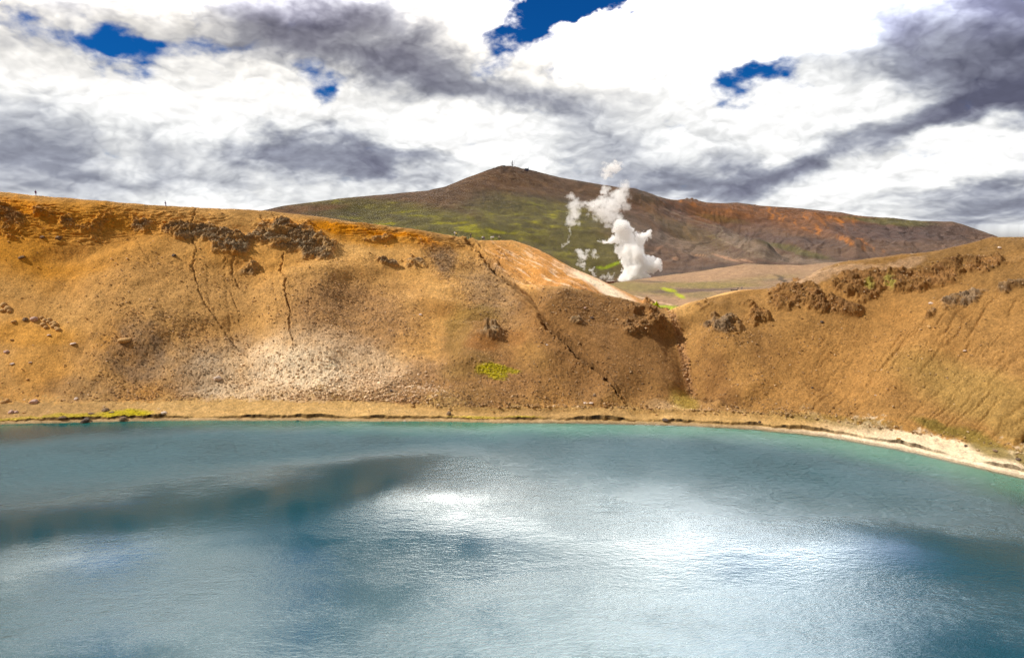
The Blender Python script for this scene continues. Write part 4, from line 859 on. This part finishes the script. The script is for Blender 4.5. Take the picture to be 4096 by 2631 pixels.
person("lone walker in plum clothes with a dark pack on the skyline at far left", 145, 784, R(-100), M_plum, M_plum, M_brownh, stride=.10, armf=.05, height=2.0, pack=M_navy, packlabel="dark backpack worn by the lone walker at far left")
person("walker in purple striding along the left rim, second from left", 665, 826, R(95), M_plum, M_plum, M_brownh, stride=.26, bend=.5, height=1.95)
person("person in a white top at the left end of the group on the rim", 1818, 944, R(10), M_white, M_grey, M_brownh, height=1.9)
person("person in a yellow top and dark trousers at the left end of the group", 1824.5, 945, R(-20), M_yel, M_black, M_brownh, height=1.8)
person("person all in black standing alone on the rim beside the first pair", 1883, 953, R(180), M_black, M_black, M_black, height=1.9)
person("person in a white top and black trousers beside a companion in purple", 1930, 960, R(0), M_white, M_black, M_brownh, height=1.8)
person("person in purple beside a companion in white on the middle of the rim", 1936.5, 960, R(30), M_pur, M_navy, M_brownh, height=1.65)
person("person in white with grey trousers, third from the group's right end", 1963.5, 960, R(-60), M_white, M_grey, M_brownh, armf=.3, height=1.8)
person("person in a white top and black trousers, second from the group's right end", 1974, 961, R(5), M_white, M_black, M_brownh, height=1.85)
person("tall person in beige and black at the right end of the group on the rim", 1996, 962, R(-80), M_beige, M_black, M_brownh, armf=.3, height=2.0)
person("person in dark clothes and a pale hat next to the bench", 2950, 1157, R(120), M_black, M_black, M_brownh, rmin=310, height=1.8, hat=M_beige)
person("person in dark clothes and a white hat, right of the bench", 2966, 1159, R(150), M_black, M_navy, M_brownh, rmin=310, height=1.7, hat=M_white)

# ---- box helper -------------------------------------------------------------
def boxes(name, lst, mat, parent=None, bev=.03):
    bm = bmesh.new()
    for (cx_, cy_, cz_, sx, sy, sz) in lst: bmesh.ops.create_cube(bm, size=1.0, matrix=Matrix.Translation((cx_, cy_, cz_)) @ Matrix.Diagonal((sx, sy, sz, 1)))
    if bev: bmesh.ops.bevel(bm, geom=bm.edges[:], offset=bev, segments=2, affect='EDGES')
    me = bpy.data.meshes.new(name); bm.to_mesh(me); bm.free(); me.materials.append(mat); o = bpy.data.objects.new(name, me); COL.objects.link(o); o.parent = parent; return o
def bars(name, segs, rad, mat, parent=None, n=8):
    bm = bmesh.new()
    for a_, b_ in segs:
        a_, b_ = Vector(a_), Vector(b_); d_ = b_ - a_
        bmesh.ops.create_cone(bm, cap_ends=True, segments=n, radius1=rad, radius2=rad, depth=d_.length, matrix=Matrix.Translation((a_ + b_) / 2) @ d_.to_track_quat('Z', 'Y').to_matrix().to_4x4())
    me = bpy.data.meshes.new(name); bm.to_mesh(me); bm.free(); me.materials.append(mat); o = bpy.data.objects.new(name, me); COL.objects.link(o); o.parent = parent; return o
M_wood = cm2('dark_wood', (.035, .018, .012)); M_steel = cm2('mast_steel', (.10, .10, .11)); M_wall = cm2('hut_wall', (.045, .05, .11)); M_teal = cm2('hut_roof', (.06, .16, .17)); M_conc = cm2('concrete', (.16, .15, .14)); M_rust = cm2('rust_wall', (.22, .07, .04)); M_pale = cm2('pale_panel', (.6, .55, .45))
g = ground_at(2934, 1157, 310, 460); bn_ = empty('bench', (g[0], g[1], g[2]), math.atan2(-g[0], g[1])); tag(bn_, "long low dark wooden bench beside two people at the road below the ridge", 'bench')
boxes('seat', [(0, 0, .52, 3.4, .55, .34)], M_wood, bn_, .10)
for xx in (-1.2, 1.2): boxes('leg', [(xx, 0, .17, .3, .45, .36)], M_wood, bn_)
# communications mast on the peak
g = ground_at(2050, 668, 1700, 2100); mt = empty('radio_mast', (g[0], g[1], g[2] - .6), 0.0); tag(mt, "tall lattice radio mast with dishes on top of the mountain", 'radio mast', None)
H_ = 16.0; segs = []
def wid(z): return 1.25 - .75 * z / H_
lv = np.linspace(0, H_, 9)
for sx, sy in ((-1, -1), (1, -1), (1, 1), (-1, 1)): segs.append(((sx * wid(0), sy * wid(0), 0), (sx * wid(H_), sy * wid(H_), H_)))
for a_, b_ in zip(lv[:-1], lv[1:]):
    cs = [(-1, -1), (1, -1), (1, 1), (-1, 1)]
    for k_ in range(4):
        c0, c1 = cs[k_], cs[(k_ + 1) % 4]; segs.append(((c0[0] * wid(a_), c0[1] * wid(a_), a_), (c1[0] * wid(b_), c1[1] * wid(b_), b_))); segs.append(((c0[0] * wid(b_), c0[1] * wid(b_), b_), (c1[0] * wid(b_), c1[1] * wid(b_), b_)))
bars('tower', segs, .17, M_steel, mt)
bars('spire', [((0, 0, H_ - .2), (0, 0, H_ + 2.5))], .16, M_steel, mt)
def drum(x, y, z, r_, d_, nm='dish', mat=None):
    bm = bmesh.new(); bmesh.ops.create_cone(bm, cap_ends=True, segments=20, radius1=r_, radius2=r_ * .8, depth=d_, matrix=Matrix.Translation((x, y, z)) @ Matrix.Rotation(R(90), 4, 'X')); bmesh.ops.bevel(bm, geom=bm.edges[:], offset=.08, segments=1, affect='EDGES')
    me = bpy.data.meshes.new(nm); bm.to_mesh(me); bm.free(); me.materials.append(mat or M_steel); o = bpy.data.objects.new(nm, me); COL.objects.link(o); o.parent = mt
for q in ((.2, -1.2, 13.6, 1.2, .9), (.0, -1.2, 11.2, 1.1, .9), (-1.0, -1.4, 8.2, 1.2, .8), (1.6, -1.2, 5.0, 1.3, .8), (-.8, -1.5, 5.2, 1.2, .8)): drum(*q)
for sx, z0, z1 in ((-4.0, 8.6, 17.0), (5.0, 8.2, 16.8)):
    bars('side_antenna', [((sx, 0, z0), (sx, 0, z1)), ((sx * .15, 0, z0 + 1.2), (sx, 0, z0 + 1.2)), ((sx * .8, 0, z0 + .2), (sx * .8, 0, z0 + 2.4)), ((sx * .15, 0, z0 + 3.2), (sx, 0, z0 + 3.2))], .16, M_steel, mt)
g = ground_at(2108, 682, 1700, 2200); h_ = empty('hut', (g[0], g[1], g[2] - .8), 0); tag(h_, "small dark equipment hut with a teal roof on the ridge right of the mast", 'hut')
boxes('wall', [(0, 0, 2.6, 10, 6, 5.2)], M_wall, h_, .1); boxes('roof', [(0, 0, 5.5, 10.8, 6.8, .7)], M_teal, h_, .1)
boxes('window', [(-2.4, -3.03, 3, 1.4, .12, 1.2)], M_black, h_, 0); boxes('window', [(1.2, -3.03, 3, 1.4, .12, 1.2)], M_black, h_, 0)
boxes('chimney', [(4.2, 0, 8.3, 1.0, 1.0, 5.2)], M_steel, h_, .1); [bars('aerial', [q_], .12, M_steel, h_) for q_ in (((-4.6, 0, 5.6), (-5.4, 0, 8.0)), ((-3.4, 0, 5.6), (-3.4, 0, 8.2)), ((.2, 0, 5.6), (.2, 0, 7.0)))]
g = ground_at(2016, 667, 1700, 2200); b_ = empty('cabin', (g[0], g[1], g[2] - .5), 0); tag(b_, "low flat-roofed concrete cabin at the left end of the mountain top", 'cabin'); boxes('wall', [(0, 0, 1.6, 4.8, 4, 3.4)], M_conc, b_, .08); boxes('roof', [(.0, 0, 3.45, 5.6, 4.8, .4)], M_teal, b_, .06); boxes('door', [(.9, -2.02, 1.3, 1.0, .1, 2.0)], M_black, b_, 0)
g = ground_at(2042, 667, 1700, 2200); b_ = empty('equipment_box', (g[0], g[1], g[2] - .3), 0); tag(b_, "little concrete box on the summit just left of the mast", 'box'); boxes('housing', [(0, 0, 1.0, 2.6, 2.2, 2.2)], M_conc, b_, .08); boxes('lid', [(0, 0, 2.2, 3.0, 2.6, .25)], M_steel, b_, .04)
for (x_, y_, l_, lab) in ((2436, 1131, 5.2, "longer rusty red well shed by the small steam vent"), (2452, 1131, 2.6, "small rusty red well shed right of the longer one")):
    g = ground_at(x_, y_, 760, 900); sh = empty('well_shed', (g[0], g[1], g[2] - .3), .1); tag(sh, lab, 'shed', 'well sheds by the steam vents')
    boxes('wall', [(0, 0, 1.2, l_, 2.4, 2.6)], M_rust, sh, .05); boxes('roof', [(0, 0, 2.6, l_ + .4, 2.8, .3)], M_pale, sh, .05)

# ---- steam -------------------------------------------------------------------
RS = 1055.0
def steam(name, label, blobs, dens, nscale, thr=.55, aniso=.25, ratio=.385):
    pts = []
    for (x, y, rx, ry) in blobs:
        X, Y = 2200 + x * .3896, 600 + y * .3896; a, te = ray(X, Y); sc = RS / F * .3896
        pts.append((RS * math.sin(a), RS * math.cos(a), HC + te * RS, rx * sc, ry * sc))
    ox, oy, oz = pts[0][0], pts[0][1], min(q[2] for q in pts)
    V = []; Fc = []; off = 0; rj = np.random.default_rng(len(blobs) * 13 + 1); loc = []
    for (x, y, z, rx, rz_) in pts:
        yo = rj.uniform(-.4, .4) * rx; loc.append((x - ox, y - oy + yo, z - oz, rx, rz_))
        V.append(ICO3[0] * np.array([rx, rx * .95, rz_]) * 1.5 + np.array([x - ox, y - oy + yo, z - oz])); Fc.append(ICO3[1] + off); off += len(ICO3[0])
    V = np.concatenate(V); Fc = np.concatenate(Fc)
    m = bpy.data.materials.new(name + '_vapour'); m.use_nodes = True; t = NT(m.node_tree); t.n.clear()
    co = t.new('ShaderNodeTexCoord').outputs['Object']
    w1_ = t.vmath('SCALE', t.vmath('SUBTRACT', t.noise(co, .055 * nscale, 5, .62, color=True), (.5, .5, .5)), scale=42.0 / nscale)
    cw = t.vmath('ADD', co, w1_); tot = None
    for (x, y, z, rx, rz_) in loc:
        l = t.vmath('LENGTH', t.mapping(cw, loc=(x, y, z), scale=(rx, rx, rz_), typ='TEXTURE')); tot = l if tot is None else t.math('MINIMUM', tot, l)
    nn = t.math('SUBTRACT', t.noise(co, .16 * nscale, 6, .62), .5)
    tot = t.math('ADD', tot, t.math('MULTIPLY', nn, 2.4 if thr < .7 else 1.2))
    d = t.mrange(tot, 1.05, thr, 0.0, dens)
    vol = t.new('ShaderNodeVolumePrincipled'); vol.inputs['Color'].default_value = (1, 1, 1, 1); vol.inputs['Anisotropy'].default_value = 0.0; t.put(vol.inputs['Density'], d)
    out = t.new('ShaderNodeOutputMaterial'); t.l.new(vol.outputs[0], out.inputs['Volume'])
    o = meshobj(name, V, Fc, m); o.location = (ox, oy, oz)
    rmd = o.modifiers.new('join', 'REMESH'); rmd.mode = 'VOXEL'; rmd.voxel_size = 1.6
    tag(o, label, 'steam', 'steam rising from the valley'); return o
scene.cycles.volume_step_rate = .22
steam('steam_plume', "dense billowing white steam column rising from the valley floor",
      [(880, 1300, 150, 42), (770, 1295, 70, 45), (985, 1300, 60, 45), (850, 1225, 100, 75), (960, 1180, 105, 85), (1070, 1205, 72, 70), (900, 1130, 95, 60), (850, 1055, 110, 90), (790, 1150, 70, 60), (900, 985, 85, 80), (940, 915, 70, 60), (1000, 868, 46, 42), (760, 895, 100, 62), (640, 915, 70, 34), (545, 935, 50, 20), (745, 800, 90, 65), (830, 830, 50, 40), (720, 1010, 50, 60)], .34, 1.0, .88, .2)
steam('steam_drift', "thin ragged steam drifting above the dense column up to the skyline",
      [(700, 700, 60, 50), (600, 760, 50, 30), (560, 640, 100, 70), (640, 560, 105, 80), (530, 520, 80, 60), (560, 420, 50, 50), (720, 480, 100, 75), (775, 570, 55, 55), (765, 380, 60, 70), (650, 660, 50, 50), (390, 690, 22, 32), (480, 720, 30, 40), (730, 740, 60, 30), (450, 590, 80, 46), (470, 540, 60, 40), (720, 770, 80, 50), (620, 700, 90, 50)], .10, 1.4)
steam('steam_wisp', "left ragged arm of steam hanging in front of the green mountainside",
      [(255, 560, 75, 60), (215, 480, 45, 42), (255, 650, 75, 70), (215, 730, 50, 60), (290, 750, 28, 35), (345, 565, 50, 34), (405, 565, 50, 28), (200, 830, 20, 50), (190, 900, 12, 25)], .09, 1.4)
steam('steam_puff', "tiny slanting puff of steam below the left arm", [(130, 990, 22, 14), (160, 965, 26, 17), (188, 935, 16, 14)], .16, 2.4)
steam('vent_steam', "faint steam from small vents between the orange slope and the main column",
      [(340, 1090, 62, 42), (300, 1050, 40, 30), (320, 1175, 42, 30), (345, 1210, 22, 22), (385, 1040, 28, 26), (430, 1225, 32, 26), (460, 1270, 24, 24), (455, 1070, 24, 40), (490, 1100, 18, 26)], .13, 1.8)
steam('low_steam', "low smoky steam beside the well sheds", [(560, 1305, 42, 24), (620, 1310, 44, 32), (600, 1275, 20, 26), (655, 1290, 16, 34), (520, 1320, 22, 16)], .08, 2.2)
steam('high_steam', "detached white puff of steam in the sky above the ridge",
      [(640, 190, 75, 52), (570, 225, 60, 40), (600, 270, 50, 34), (690, 165, 50, 36), (650, 120, 36, 36), (560, 130, 28, 24)], .11, 1.4)
